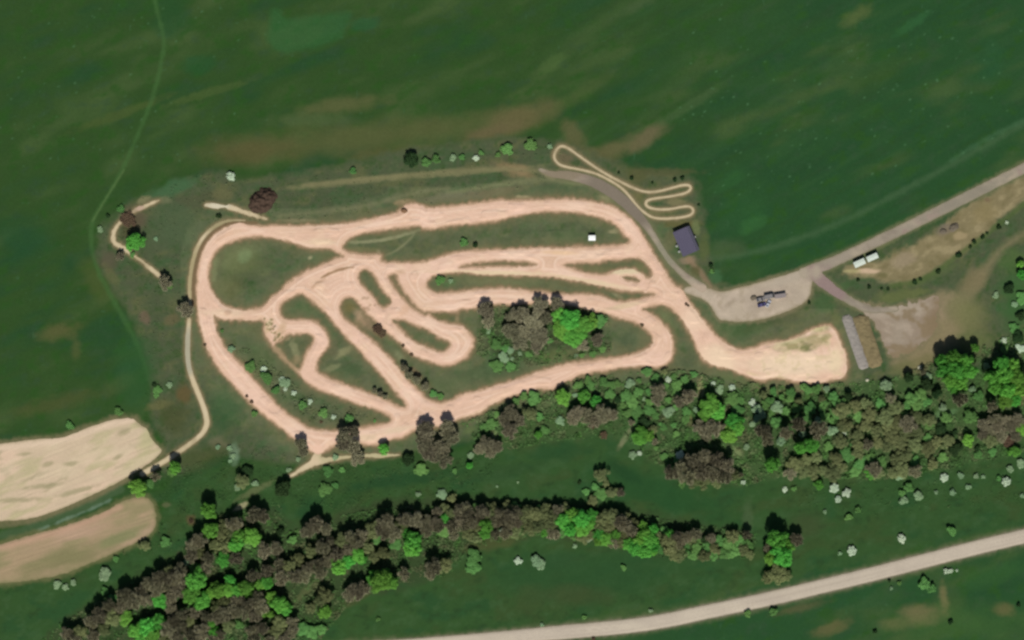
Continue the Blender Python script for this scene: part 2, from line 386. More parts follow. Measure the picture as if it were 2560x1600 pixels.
B(150, 830, 60, 24, 10, (90, 90, 54), 0.7, 0.8); B(190, 870, 16, 40, 0, (78, 86, 48), 0.6, 0.8)
B(240, 700, 36, 80, 30, (74, 86, 44), 0.6, 0.8); B(130, 1010, 150, 24, 14, (72, 80, 44), 0.7, 0.8); B(300, 960, 60, 26, 30, (66, 84, 46), 0.6)
B(50, 600, 90, 60, 0, (34, 72, 42), 0.7, 0.8)
# faint mown track down the left field
line(G, [(382,-60),(387,10),(402,60),(412,105),(403,160),(385,235),(360,300),(335,360),(303,430),(262,500),(232,545),(225,600),(240,670),(280,745),(318,810),(352,880),(372,950)], [8,9,9,10,10,9,10,10,8,8,9,12,11,12,12,10,6], (64, 98, 52), 0.6, 5, 3)
line(G, [(232,552),(262,500),(310,425)], 4, (86, 110, 64), 0.6, 3, 1)

# small weeds standing out of the crop
rw = random.Random(5)
for _ in range(230):
    x = rw.uniform(1700, 2700); y = rw.uniform(-60, 640)
    if y > 700 - (x - 1700) * 0.42 or y < 120 * rw.random(): continue
    B(x, y, rw.uniform(2.5, 5), rw.uniform(2.2, 3.6), 30, (82, 124, 84), rw.uniform(0.2, 0.5), 0.8)
for _ in range(60):
    B(rw.uniform(0, 700), rw.uniform(0, 420), rw.uniform(2.5, 5), 3, 30, (76, 112, 76), rw.uniform(0.2, 0.55), 0.8)
for _ in range(50):
    B(rw.uniform(1300, 2500), rw.uniform(1180, 1560), rw.uniform(2.5, 7), 4, 0, (64, 96, 62), rw.uniform(0.2, 0.6), 0.8)
# rough grass around the circuit and in the valley
SITE = [(238,590),(262,560),(300,530),(345,500),(420,462),(480,440),(560,432),(640,452),(760,428),(880,408),(1000,372),(1120,362),(1260,342),(1360,352),(1440,362),(1560,420),(1640,430),(1740,440),(1762,540),(1768,640),(1790,700),(1860,730),(2080,680),(2320,570),(2560,450),(2800,340),(2800,900),(2560,900),(2240,950),(1990,985),(1760,970),(1500,990),(1200,1090),(1000,1140),(700,1170),(560,1120),(470,1180),(400,1190),(420,1120),(380,1050),(380,960),(372,900),(330,800),(285,720),(246,660)]
area(G, SITE, (76, 86, 60), 0.95, 12, 14)
s_ = sdf_poly(SITE, 1, 60); m_ = (1 - sm(-10, 10, s_))
q = fbm(PX, PY, 26, 4, -12, 1.8)
lay(G, full, (96, 98, 64), 0.6 * m_ * sm(0.5, 0.8, q)); lay(G, full, (60, 88, 54), 0.6 * m_ * sm(0.48, 0.2, q))
q = fbm(PX, PY, 13, 6)
lay(G, full, (78, 84, 62), 0.7 * m_ * sm(0.55, 0.8, q)); lay(G, full, (56, 80, 42), 0.7 * m_ * sm(0.45, 0.2, q))
q = fbm(PX, PY, 7, 1)
lay(G, full, (92, 98, 70), 0.45 * m_ * sm(0.6, 0.85, q)); lay(G, full, (60, 76, 46), 0.45 * m_ * sm(0.4, 0.15, q))
# valley meadow, litter under the woods
VAL = [(560,1150),(800,1175),(1000,1150),(1250,1120),(1400,1060),(1600,1000),(1800,970),(2240,960),(2800,900),(2800,1250),(2560,1300),(2000,1440),(1300,1570),(900,1590),(400,1800),(-200,1800),(-200,1500),(160,1450),(400,1340),(420,1230)]
area(G, VAL, (50, 79, 41), 0.9, 14, 14)
q = fbm(PX, PY, 40, 2, -10, 1.6); mv = 1 - sm(-12, 12, sdf_poly(VAL, 1, 60))
lay(G, full, (41, 75, 42), 0.7 * mv * sm(0.45, 0.2, q)); lay(G, full, (58, 74, 40), 0.55 * mv * sm(0.52, 0.8, q))
q = fbm(PX, PY, 16, 6, -10, 1.4)
lay(G, full, (60, 88, 52), 0.5 * mv * sm(0.55, 0.8, q)); lay(G, full, (40, 62, 34), 0.5 * mv * sm(0.42, 0.2, q))
LIT = (56, 68, 42)
for P in ([(60,1640),(150,1560),(270,1490),(420,1400),(480,1350),(540,1290),(620,1270),(700,1260),(720,1330),(830,1290),(960,1250),(1100,1240),(1250,1255),(1400,1250),(1560,1280),(1900,1330),(1880,1380),(1700,1400),(1560,1370),(1380,1330),(1180,1370),(1080,1450),(880,1500),(760,1560),(700,1640)],
          [(1150,1060),(1400,990),(1560,940),(1760,960),(1990,960),(2220,950),(2560,900),(2600,1120),(2380,1170),(2200,1200),(1960,1190),(1800,1215),(1640,1170),(1560,1090),(1400,1100),(1200,1130)],
          [(1200,760),(1400,750),(1500,790),(1530,880),(1400,900),(1250,930),(1200,860)]):
    area(G, P, LIT if P[0][0] != 1150 else (66, 86, 50), 0.7, 14, 18)
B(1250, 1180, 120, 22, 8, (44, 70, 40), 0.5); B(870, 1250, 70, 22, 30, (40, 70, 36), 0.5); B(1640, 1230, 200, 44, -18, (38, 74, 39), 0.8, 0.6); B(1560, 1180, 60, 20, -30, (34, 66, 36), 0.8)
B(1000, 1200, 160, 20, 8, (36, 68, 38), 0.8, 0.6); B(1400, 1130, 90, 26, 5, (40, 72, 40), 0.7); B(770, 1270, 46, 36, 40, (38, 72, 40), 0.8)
B(1500, 1430, 300, 70, 5, (43, 75, 41), 0.8, 0.7); B(1440, 1490, 110, 34, 0, (62, 72, 42), 0.6, 0.8); B(1320, 1500, 50, 50, 0, (60, 76, 42), 0.6)
B(1230, 1360, 90, 20, 10, (74, 80, 46), 0.7); B(770, 1475, 60, 12, 45, (84, 92, 58), 0.8); B(860, 1350, 90, 10, 35, (76, 88, 52), 0.5); B(900, 1490, 80, 14, 30, (74, 80, 48), 0.6)
B(2300, 1540, 60, 30, 5, (112, 104, 72), 0.9, 0.8); B(2230, 1560, 40, 20, 0, (96, 98, 62), 0.8, 0.8); B(2360, 1500, 14, 50, 10, (110, 106, 70), 0.8, 0.8); B(2510, 1525, 30, 20, 0, (98, 94, 60), 0.8, 0.8)
B(2080, 1570, 60, 18, 20, (98, 94, 60), 0.7, 0.8); B(2000, 1520, 80, 12, 14, (84, 84, 56), 0.7, 0.8); B(2400, 1560, 200, 60, 0, (62, 92, 46), 0.6, 0.8); B(2480, 1440, 90, 30, 10, (52, 88, 44), 0.5)
B(2150, 1500, 90, 30, 10, (40, 76, 44), 0.6); B(2020, 1310, 60, 40, 0, (62, 72, 44), 0.6, 0.8)
area(G, [(2300,752),(2367,729),(2400,745),(2420,800),(2390,870),(2330,900),(2250,925),(2215,905),(2290,870)], (132,120,90), 0.9, 22, 18)
B(2360, 770, 50, 40, 20, (140, 124, 100), 0.8, 0.8)
# patches round the circuit
B(600, 650, 90, 60, 10, (100, 108, 70), 0.8, 0.8); B(560, 720, 60, 40, 0, (90, 94, 58), 0.7, 0.8); B(530, 680, 14, 50, -10, (128, 138, 96), 0.8, 0.7); B(612, 640, 22, 20, 0, (108, 124, 84), 0.8)
B(440, 560, 80, 90, 0, (74, 90, 62), 0.85, 0.8); B(430, 470, 70, 22, 20, (64, 98, 64), 0.8); B(500, 500, 60, 22, 0, (78, 82, 58), 0.7); B(560, 485, 30, 22, 0, (98, 98, 66), 0.8)
B(335, 545, 40, 34, 0, (88, 80, 62), 0.9, 0.7); B(325, 580, 34, 26, 0, (76, 76, 50), 0.8); B(360, 500, 20, 10, 20, (128, 124, 90), 0.7); B(415, 500, 20, 10, 0, (104, 108, 78), 0.7)
B(270, 650, 30, 26, -40, (84, 80, 62), 0.8); B(280, 690, 16, 40, 30, (96, 96, 62), 0.6); B(430, 800, 24, 18, 20, (104, 94, 66), 0.6); B(362, 795, 16, 20, 20, (108, 90, 74), 0.7); B(430, 745, 24, 16, 20, (86, 92, 64), 0.6)
B(340, 920, 60, 120, 0, (46, 84, 46), 0.6, 0.8); B(430, 1040, 50, 60, 0, (68, 74, 42), 0.7, 0.8); B(400, 1012, 40, 14, 15, (98, 98, 62), 0.7); B(460, 985, 22, 30, 0, (96, 82, 52), 0.8)
B(560, 1030, 60, 120, -30, (52, 84, 50), 0.7, 0.8); B(545, 1110, 30, 20, -20, (112, 108, 84), 0.8); B(585, 1135, 14, 30, 0, (112, 136, 108), 0.7); B(505, 1140, 90, 40, 20, (66, 76, 42), 0.7, 0.8)
B(1180, 430, 200, 8, 5, (118, 116, 82), 0.8, 0.7); B(900, 452, 230, 10, 6, (118, 116, 82), 0.75, 0.7); B(1290, 425, 60, 18, -15, (134, 116, 84), 0.9, 0.8); B(1370, 437, 26, 8, -28, (176, 156, 128), 0.9, 0.6)
line(G, [(760,462),(900,448),(1050,434),(1160,424),(1260,420),(1340,428)], 9, (122, 118, 84), 0.7, 5, 3)
line(G, [(1120,485),(1210,468),(1300,452),(1380,448),(1450,460)], 12, (118, 120, 86), 0.7, 7, 3)
line(G, [(700,540),(820,528),(940,510),(1040,480),(1120,470)], 10, (112, 112, 82), 0.6, 7, 3)
B(1150, 492, 120, 14, 5, (100, 98, 78), 0.8); B(1240, 480, 80, 14, 8, (108, 100, 74), 0.7); B(1400, 475, 80, 14, 0, (66, 84, 56), 0.9); B(1515, 500, 26, 12, -30, (148, 142, 104), 0.8)
B(1010, 505, 26, 10, 5, (170, 140, 108), 0.8); B(860, 558, 60, 8, 2, (150, 128, 100), 0.5); B(1310, 495, 30, 8, 0, (190, 170, 132), 0.8); B(745, 552, 60, 6, 0, (148, 136, 104), 0.6)
line(G, [(866,604),(905,606),(950,602),(1000,590),(1050,574)], [8,8,8,8,8], (140, 140, 106), 0.85, 3, 2)
line(G, [(958,640),(985,630),(1005,616),(1022,600),(1035,586)], 5, (124, 124, 92), 0.7, 3, 1)
line(G, [(836,614),(852,626),(868,638),(880,642)], [10,8,10,8], (186, 164, 132), 0.9, 3, 1)
line(G, [(945,628),(952,640),(948,650)], 9, (190, 172, 140), 0.8, 3, 1)
B(900, 625, 60, 8, 0, (106, 104, 68), 0.8); B(990, 580, 60, 8, 6, (104, 100, 70), 0.7); B(1540, 578, 26, 7, 5, (158, 148, 112), 0.7); B(1420, 590, 60, 16, 0, (70, 88, 56), 0.6)
B(820, 635, 40, 14, 20, (82, 88, 54), 0.6); B(775, 644, 8, 5, 30, (150, 144, 110), 0.8); B(1470, 720, 100, 8, -8, (84, 84, 54), 0.6); B(1545, 740, 16, 6, -30, (148, 140, 108), 0.8); B(1500, 735, 20, 8, -30, (140, 112, 84), 0.7)
B(1250, 705, 120, 16, -2, (112, 114, 78), 0.7, 0.8); B(1120, 700, 34, 18, 0, (62, 100, 56), 0.8)
B(1155, 655+12, 80, 6, 0, (124, 110, 76), 0.7); B(1290, 660, 50, 6, 0, (122, 110, 76), 0.7); B(1470, 672, 70, 10, 0, (104, 100, 62), 0.7); B(1600, 670, 22, 18, 0, (108, 110, 70), 0.7)
B(870, 765, 26, 24, 0, (108, 96, 56), 0.85, 0.7); B(905, 790, 30, 22, -40, (176, 146, 118), 0.95); B(925, 812, 32, 20, -30, (140, 116, 92), 0.9); B(950, 835, 24, 14, -30, (110, 88, 62), 0.8); B(900, 808, 20, 14, 0, (170, 140, 110), 0.6)
B(980, 850, 30, 14, -40, (76, 96, 58), 0.8); B(1000, 890, 24, 12, -40, (122, 126, 92), 0.7); B(1060, 955, 40, 14, -42, (80, 76, 50), 0.8); B(1040, 930, 22, 10, -42, (104, 80, 60), 0.7)
B(1150, 890, 40, 40, 0, (66, 88, 54), 0.8); B(1250, 925, 100, 30, 12, (66, 84, 54), 0.8); B(1130, 960, 60, 30, 0, (80, 92, 60), 0.7); B(1390, 890, 60, 20, 10, (82, 94, 54), 0.8); B(1570, 850, 40, 30, 0, (70, 84, 58), 0.85); B(1610, 850, 18, 26, 0, (94, 96, 66), 0.7)
line(G, [(1143,778),(1143,812)], 9, (158, 134, 102), 0.85, 3, 1); B(1100, 790, 36, 9, 0, (96, 90, 52), 0.8)
line(G, [(1010,728),(1030,756),(1052,776)], 8, (136, 116, 84), 0.6, 3, 1); line(G, [(970,690),(990,712),(1008,738),(1030,765),(1056,785)], 9, (138, 118, 86), 0.8, 3, 1)
B(760, 770, 40, 24, 0, (66, 90, 54), 0.8); B(860, 880, 34, 12, 30, (128, 126, 90), 0.8); B(830, 920, 30, 8, 20, (120, 124, 88), 0.7); B(870, 930, 50, 22, 20, (66, 84, 54), 0.8); B(830, 870, 20, 24, 20, (82, 84, 62), 0.8); B(800, 820, 40, 12, -30, (80, 96, 58), 0.6)
line(G, [(668,836),(680,862),(700,885),(722,908),(742,926)], [20,16,12,9,8], (168, 146, 112), 0.85, 6, 5); line(G, [(664,800),(668,830)], [8,18], (190, 166, 132), 0.8, 5, 6)
B(735, 870, 12, 30, 20, (132, 132, 96), 0.7); B(742, 900, 16, 14, 20, (150, 128, 96), 0.7); B(715, 842, 14, 10, 0, (174, 152, 118), 0.7)
B(650, 900, 60, 60, -30, (76, 92, 56), 0.7, 0.8); B(800, 950, 60, 10, 20, (90, 92, 58), 0.6); B(700, 970, 30, 14, -40, (96, 104, 76), 0.6)
# grass east of the lane, heaps ground
B(1660, 800, 20, 50, 0, (100, 110, 70), 0.6); B(1665, 850, 30, 70, 0, (84, 96, 58), 0.7); B(1830, 825, 90, 30, 10, (62, 86, 50), 0.85); B(1750, 780, 26, 50, -30, (64, 88, 56), 0.8); B(1960, 800, 60, 16, 20, (84, 88, 60), 0.6); B(2060, 760, 34, 30, 0, (64, 90, 54), 0.8); B(1900, 815, 60, 14, 15, (64, 80, 48), 0.7)
B(1700, 940, 60, 26, 0, (82, 88, 58), 0.7); B(1850, 950, 80, 14, -15, (72, 92, 50), 0.7); B(1960, 975, 90, 16, 0, (104, 104, 70), 0.8); B(1632, 900+15, 30, 10, 0, (100, 92, 70), 0.7)
B(1590, 440, 40, 30, -30, (82, 84, 50), 0.6); B(1660, 430, 100, 12, 0, (84, 84, 54), 0.6); B(1700, 560, 60, 12, 0, (98, 94, 58), 0.8); B(1690, 505, 30, 10, 0, (122, 116, 82), 0.8); B(1590, 500, 20, 30, -30, (100, 96, 60), 0.7); B(1650, 530, 60, 8, 0, (100, 102, 66), 0.8)
B(1410, 395, 26, 20, -20, (102, 94, 70), 0.9); B(1740, 570, 12, 22, 0, (104, 114, 74), 0.8); B(1760, 620, 16, 40, 0, (86, 96, 56), 0.7); B(1720, 650, 26, 12, 10, (128, 114, 92), 0.9); B(1680, 600, 22, 40, -30, (98, 98, 68), 0.7); B(1640, 590, 14, 40, -30, (72, 90, 56), 0.8)
line(G, [(1722,650),(1740,668),(1758,690),(1775,720)], [16,14,14,16], (134, 114, 90), 0.8, 6, 3); B(1735, 690, 14, 28, -20, (82, 82, 50), 0.8); B(1790, 690, 20, 18, 0, (62, 98, 62), 0.8)
RUB = [(2120,660),(2200,650),(2280,612),(2340,580),(2400,520),(2470,480),(2580,430),(2580,500),(2500,540),(2450,600),(2380,650),(2320,680),(2290,700),(2230,712),(2190,700),(2150,688),(2110,682)]
area(G, RUB, (132, 120, 88), 0.85, 9, 16)
q = fbm(PX, PY, 16, 5, -25, 1.6); mr = 1 - sm(-8, 10, sdf_poly(RUB, 1, 60))
lay(G, full, (150, 138, 104), 0.7 * mr * sm(0.5, 0.75, q)); lay(G, full, (112, 104, 72), 0.7 * mr * sm(0.45, 0.25, q))
B(2170, 678, 34, 8, 2, (190, 166, 138), 0.95, 0.5); B(2130, 678, 26, 5, 0, (160, 152, 108), 0.8); B(2205, 688, 16, 8, 0, (104, 100, 66), 0.85)
B(2260, 650, 40, 20, 20, (146, 132, 108), 0.7); B(2400, 590, 20, 12, 10, (156, 140, 106), 0.8); B(2365, 572, 34, 16, 20, (118, 108, 92), 0.8); B(2460, 530, 40, 30, 20, (132, 120, 84), 0.7); B(2470, 500, 12, 8, 0, (112, 94, 72), 0.7)
B(2200, 610, 70, 14, 25, (104, 108, 70), 0.6); B(2100, 720, 40, 14, 30, (68, 94, 56), 0.7); B(2250, 740, 80, 18, 8, (94, 102, 62), 0.9); B(2330, 690, 90, 12, 25, (84, 98, 60), 0.6)
line(G, [(2230,712),(2290,706),(2340,680),(2390,640),(2440,605),(2500,560),(2560,510)], 12, (76, 94, 52), 0.8, 6, 3)
line(G, [(2380,775),(2420,740),(2460,680),(2500,622),(2560,584),(2640,550)], [40,34,24,16,14,14], (118, 112, 82), 0.8, 12, 6); B(2430, 700, 50, 30, 45, (120, 110, 80), 0.7)
B(2420, 780, 60, 60, 0, (112, 112, 74), 0.85, 0.8); B(2440, 850, 60, 30, 0, (100, 106, 66), 0.7, 0.8); B(2300, 910, 70, 22, 20, (116, 110, 76), 0.85); B(2250, 920, 40, 18, 20, (100, 102, 66), 0.6); B(2540, 760, 50, 120, 0, (54, 92, 48), 0.8, 0.8); B(2530, 650, 40, 30, 0, (74, 98, 52), 0.6)
B(2235, 850, 10, 50, -15, (92, 98, 62), 0.7); B(2092, 870, 10, 60, -15, (98, 98, 60), 0.8); B(2088, 800, 14, 20, 0, (92, 100, 58), 0.7)
B(1750, 965, 8, 26, -4, (176, 156, 120), 0.9, 0.7); B(1756, 980, 6, 16, -4, (190, 176, 132), 0.7); B(1565, 1092, 8, 40, -32, (124, 124, 92), 0.8); B(1725, 1045, 6, 30, 10, (124, 112, 78), 0.7)
B(1237, 1088, 10, 14, 20, (142, 140, 104), 0.9); B(1175, 1065+10, 20, 10, 20, (90, 104, 62), 0.6); B(602, 1266, 22, 9, 30, (150, 146, 110), 0.95, 0.5); B(640, 1225, 60, 10, 28, (98, 106, 70), 0.7); B(1840, 1130, 20, 14, -30, (112, 124, 82), 0.9)
B(478, 1300, 14, 16, 20, (94, 78, 54), 0.7); B(415, 1262, 12, 8, 0, (92, 96, 66), 0.7); B(1835, 1130, 34, 12, -35, (112, 128, 84), 0.8); B(1600, 1090, 60, 40, 0, (60, 98, 54), 0.6); B(2350, 1040, 50, 16, 15, (88, 122, 78), 0.8); B(2545, 1000, 24, 16, 30, (128, 112, 78), 0.9)
B(1395, 1400, 70, 26, 0, (46, 76, 44), 0.5); B(1870, 1300, 16, 60, 0, (72, 92, 60), 0.6); B(1230, 900, 20, 30, 0, (72, 96, 62), 0.6)
# strip between soil fields
line(G, [(330,1192),(280,1225),(200,1262),(110,1298),(40,1313),(-60,1316)], 12, (96, 98, 68), 0.8, 4, 3)
line(G, [(300,1222),(230,1262),(160,1290),(80,1320),(-20,1345)], 20, (70, 92, 62), 0.7, 5, 4)
line(G, [(280,1248),(230,1272),(170,1296),(100,1324)], 5, (120, 142, 122), 0.5, 4, 5)
# thin, dry turf inside the circuit
q = 0.5 + 0.5 * sm(0.35, 0.65, fbm(PX, PY, 18, 2, -10, 1.4))
lay(G, full, (96, 98, 72), 0.35 * m_ * q * (1 - sm(0, 90, T0)))
G *= (1 + 0.28 * m_ * q * (1 - sm(0, 120, T0)))[..., None]
# worn, soil-stained borders of the bare ground
def verge(D, rgb, r, a=0.8):
    lay(G, full, rgb, a * (1 - sm(0, r, D + (fbm(PX, PY, 12, 3) - 0.5) * r * 0.8)))
verge(T, (104, 102, 72), 36, 0.65); verge(T, (124, 106, 78), 14, 0.85); verge(T, (160, 134, 106), 8, 0.9); verge(T, (188, 158, 130), 4, 0.8)
verge(D_path, (112, 104, 74), 11, 0.7); verge(D_path, (134, 120, 90), 4.5, 0.7)
verge(D_road_e, (108, 108, 78), 11, 0.7); verge(D_yard, (120, 112, 84), 13, 0.8)
verge(D_rs, (92, 98, 68), 16, 0.7); verge(D_rs, (124, 116, 98), 6, 0.8)
verge(D_f1, (118, 110, 80), 16, 0.8); verge(D_f2, (110, 108, 72), 16, 0.7)
line(G, [(484,764),(483,717),(489,668),(501,622),(523,590),(550,568),(580,556),(640,558)], 8, (118, 98, 72), 0.9, 3, 1)

line(G, [(688,872),(704,888),(722,908),(742,926)], [12,10,8,7], (160, 138, 106), 0.8, 5, 5)
# ---- colours of the bare regions
def reg_col(base, muts, D=None, rim=None, rw=5):
    A = np.empty(SH + (3,)); A[:] = alb(base)
    for (rgb, sc_, sd, an, stt, lo, hi, am) in muts:
        q = fbm(PX, PY, sc_, sd, an, stt); lay(A, full, rgb, am * sm(lo, hi, q))
    if rim is not None: lay(A, full, rim, 0.75 * sm(-rw, 0.5, D))
    return A
CT = reg_col((219, 184, 160), [((229,194,172),60,1,0,1,.45,.75,.7),((211,177,150),45,3,-10,2,.45,.8,.7),((223,193,164),24,5,0,1,.5,.8,.5),((206,172,146),10,6,-10,3,.6,.85,.4)], T, (186, 154, 124), 6)
# wheel-worn lines that follow the lanes
q = vn(T0 * 7 + 20 * fbm(PX, PY, 40, 3), (PX * 0.8 + PY) * 0.22, 16, 4)
lay(CT, full, (232, 204, 180), 0.55 * sm(0.6, 0.85, q)); lay(CT, full, (204, 170, 142), 0.45 * sm(0.4, 0.12, q))
for (x, y, rx, ry, an, rgb, a) in [(1230,682,170,7,-1,(214,194,158),.9),(1480,705,130,8,-9,(214,192,158),.9),(1560,678,60,10,0,(212,196,160),.9),(1560,765,60,8,10,(214,192,156),.7),(800,605,50,10,0,(220,196,164),.7),(1980,910,140,40,0,(228,204,174),.95),(1800,900,60,40,-35,(228,202,172),.9),(1730,800,40,60,-35,(226,198,170),.6),(2090,900,24,44,0,(222,202,166),.8),(2050,822,26,10,15,(196,186,138),.9),(1980,855,60,8,12,(192,184,140),.8),(560,782,70,12,0,(214,188,160),.8),(569,782,11,9,0,(196,164,138),.9),(1400,632,50,7,-3,(226,192,154),.7),(1180,1040,60,9,22,(222,192,160),.7),(990,1075,50,10,10,(216,194,164),.7),(920,1095,40,12,5,(216,192,160),.7),(793,1120,14,16,0,(226,188,164),.8),(1010,775,12,24,-40,(210,172,142),.6),(1000,680,14,6,-8,(186,152,122),.6),(905,680,14,6,0,(196,164,134),.5),(1950,945,22,6,0,(182,164,124),.7),(1880,935,22,5,-15,(196,180,136),.5),(700,830,14,30,-30,(190,160,126),.7),(672,815,12,26,-20,(200,176,138),.7),(1820,880,14,7,0,(212,182,152),.6)]:
    blob(CT, x, y, rx, ry, an, rgb, a, 0.7, 0.3)
# thin weeds on the sandy pad
for (x, y, rx, ry, an, al) in [(1985,866,40,13,8,.8),(2040,850,30,20,15,.7),(2065,845,14,14,0,.7),(2005,856,16,24,0,.6),(2060,824,22,8,10,.5),(2015,872,34,9,0,.7),(1955,874,26,7,0,.4)]:
    blob(CT, x, y, rx, ry, an, (142, 138, 92), al, 0.8, 0.6)
blob(CT, 2016, 868, 16, 12, 20, (104, 112, 66), 0.8, 0.8, 0.5)
q = fbm(PX, PY, 11, 5); mp = sm(1850, 1930, PX) * (PY > 790)
lay(CT, full, (206, 188, 150), 0.6 * mp * sm(0.55, 0.75, q))
# dark strips of turf left inside the wide centre section
def line_on(img, *a, **k): line(img, *a, **k)
line_on(CT, [(804,694),(825,683),(845,675),(866,669),(884,668)], [6,7,8,7,4], (146, 116, 84), 0.9, 2.5, 2)
line_on(CT, [(782,718),(792,708),(804,700),(812,696)], [6,8,6,5], (190, 156, 128), 0.8, 3, 4)
for i in range(26):
    x = 890 + random.uniform(-30, 60); y = 780 + random.uniform(-40, 40)
    if 880 + (y - 760) * 0.9 < x < 960: blob(CT, x, y, 6, 4, 30, (150, 122, 94), 0.5, 0.6)
for i in range(60):
    t = random.random(); x = 664 + t * 60 + random.uniform(-12, 14); y = 800 + t * 95 + random.uniform(-10, 10)
    blob(CT, x, y, random.uniform(2.5, 6), random.uniform(2.5, 4), random.uniform(0, 90), random.choice([(150,128,92), (128,116,78), (214,196,160), (112,108,66)]), 0.8, 0.6)
CP = reg_col((198, 182, 148), [((202,186,154),18,2,0,1,.45,.75,.9),((164,150,118),30,4,0,1,.5,.8,.8)], D_path, (150, 136, 104), 4)
blob(CP, 480, 680, 30, 100, 0, (158, 146, 108), 0.8, 0.5); blob(CP, 550, 560, 60, 20, 20, (146, 136, 100), 0.8, 0.5); blob(CP, 470, 870, 30, 70, 0, (164, 160, 138), 0.9, 0.5)
blob(CP, 330, 540, 40, 40, 0, (140, 122, 98), 0.7, 0.6); blob(CP, 350, 520, 12, 8, 0, (184, 160, 138), 0.9, 0.6); blob(CP, 900, 1145, 140, 30, 0, (182, 172, 134), 0.8, 0.5); blob(CP, 545, 515, 40, 12, 0, (204, 196, 170), 0.9, 0.6); blob(CP, 785, 1150, 20, 18, 0, (206, 186, 154), 0.8, 0.6)
CG = reg_col((148, 138, 122), [((164,152,132),34,2,25,2,.45,.75,.9),((134,124,110),20,4,25,2,.5,.8,.8),((150,130,120),26,6,0,1,.55,.8,.7)], D_road_e, (126, 120, 96), 6)
blob(CG, 1560, 500, 130, 80, -40, (122, 112, 98), 0.95, 0.4); blob(CG, 1660, 640, 40, 70, -30, (136, 132, 112), 0.8, 0.5); blob(CG, 1400, 437, 60, 20, 0, (132, 120, 100), 0.9, 0.5); blob(CG, 2070, 710, 60, 40, -40, (140, 120, 116), 0.9, 0.5)
blob(CG, 1960, 700, 120, 22, 15, (168, 156, 136), 0.8, 0.5); blob(CG, 2420, 490, 150, 16, 26, (134, 128, 112), 0.8, 0.6); blob(CG, 1755, 722, 40, 16, -10, (178, 160, 140), 0.8, 0.6)
CY = reg_col((176, 162, 142), [((190,174,154),26,1,0,1,.45,.75,.9),((162,148,126),18,3,0,1,.5,.8,.7),((158,144,128),40,5,20,2,.5,.8,.6)], D_yard, (140, 130, 102), 7)
blob(CY, 2260, 820, 170, 130, 0, (144, 130, 112), 1.0, 0.3); blob(CY, 2250, 776, 120, 20, 6, (164, 152, 134), 0.8, 0.6); blob(CY, 2360, 800, 60, 60, 0, (126, 108, 84), 0.8, 0.6); blob(CY, 2250, 830, 26, 50, -10, (154, 142, 124), 0.7, 0.7); blob(CY, 2300, 880, 80, 20, 15, (128, 116, 84), 0.8, 0.6)
q = fbm(PX, PY, 20, 3, 20, 1.5); me = (PX > 2120)
lay(CY, full, (128, 112, 86), 0.8 * me * sm(0.5, 0.7, q)); lay(CY, full, (166, 152, 134), 0.6 * me * sm(0.42, 0.25, q))
blob(CY, 1990, 690, 110, 18, 18, (170, 158, 140), 0.7, 0.8); blob(CY, 2040, 690, 40, 24, 0, (150, 136, 122), 0.8, 0.8)
blob(CY, 1826, 757, 20, 8, 40, (152, 138, 118), 0.7, 0.7)
CS = reg_col((186, 174, 156), [((194,182,162),70,1,14,3,.45,.75,.8),((178,166,150),40,3,14,4,.5,.8,.6)], D_rs, (158, 148, 128), 5)
rut = vn(D_rs * 6, PX * 0.08, 14, 2); lay(CS, full, (168, 156, 140), 0.4 * sm(0.6, 0.9, rut))
CF = reg_col((198, 178, 150), [((210,184,158),60,1,-20,2,.45,.75,.9),((180,170,132),30,3,-25,3,.5,.75,.9),((160,150,118),18,5,-22,2.5,.62,.85,.7),((206,188,158),22,6,-24,3,.55,.8,.6)], D_f1, (162, 148, 118), 7)
for (x, y, rx, ry, an) in [(110,1215,60,8,6),(200,1225,60,8,15),(40,1250,70,8,2),(295,1143,16,6,30),(120,1160,18,7,20),(175,1160,22,8,10),(310,1080,20,10,20),(60,1135,26,6,5)]:
    blob(CF, x, y, rx, ry, an, (154, 146, 112), 0.75, 0.7)
blob(CF, 370, 1100, 26, 50, -30, (178, 172, 130), 0.8, 0.6); line_on(CF, [(-200,1150),(0,1120),(150,1104),(280,1058),(332,1048)], 14, (212, 190, 164), 0.8, 6, 2)
CF2 = reg_col((160, 140, 110), [((176,148,124),60,1,-18,3,.4,.7,.9),((140,132,96),30,3,-18,3,.5,.75,.85),((152,138,106),16,5,-18,4,.5,.8,.5)], D_f2, (120, 116, 82), 9)
blob(CF2, 160, 1400, 170, 34, 18, (124, 120, 84), 0.85, 0.7); blob(CF2, 300, 1345, 80, 18, 20, (122, 126, 86), 0.8, 0.7)
line_on(CF2, [(-200,1410),(0,1370),(132,1334),(212,1308),(300,1268)], 14, (182, 148, 124), 0.7, 8, 3)

# ------------------------------------------------------------------ land meshes
print('land')
def samp(arr, px, py):
    """bilinear sample of a raster, clamped"""
    u = np.clip((px - GX[0]) / C, 0, SH[1] - 1.001); v = np.clip((py - GY[0]) / C, 0, SH[0] - 1.001)
    i = u.astype(int); j = v.astype(int); fu = u - i; fv = v - j
    if arr.ndim == 3: fu = fu[..., None]; fv = fv[..., None]
    return (arr[j, i] * (1 - fu) + arr[j, i + 1] * fu) * (1 - fv) + (arr[j + 1, i] * (1 - fu) + arr[j + 1, i + 1] * fu) * fv

M_GRASS = mat_land('grassland', 0.10, 1.6, 0.25)
M_DIRT = mat_land('packed_earth', 0.03, 2.0, 0.12)
M_GRAVEL = mat_land('gravel', 0.07, 1.2, 0.2)
M_SOIL = mat_land('tilled_soil', 0.06, 1.4, 0.3)

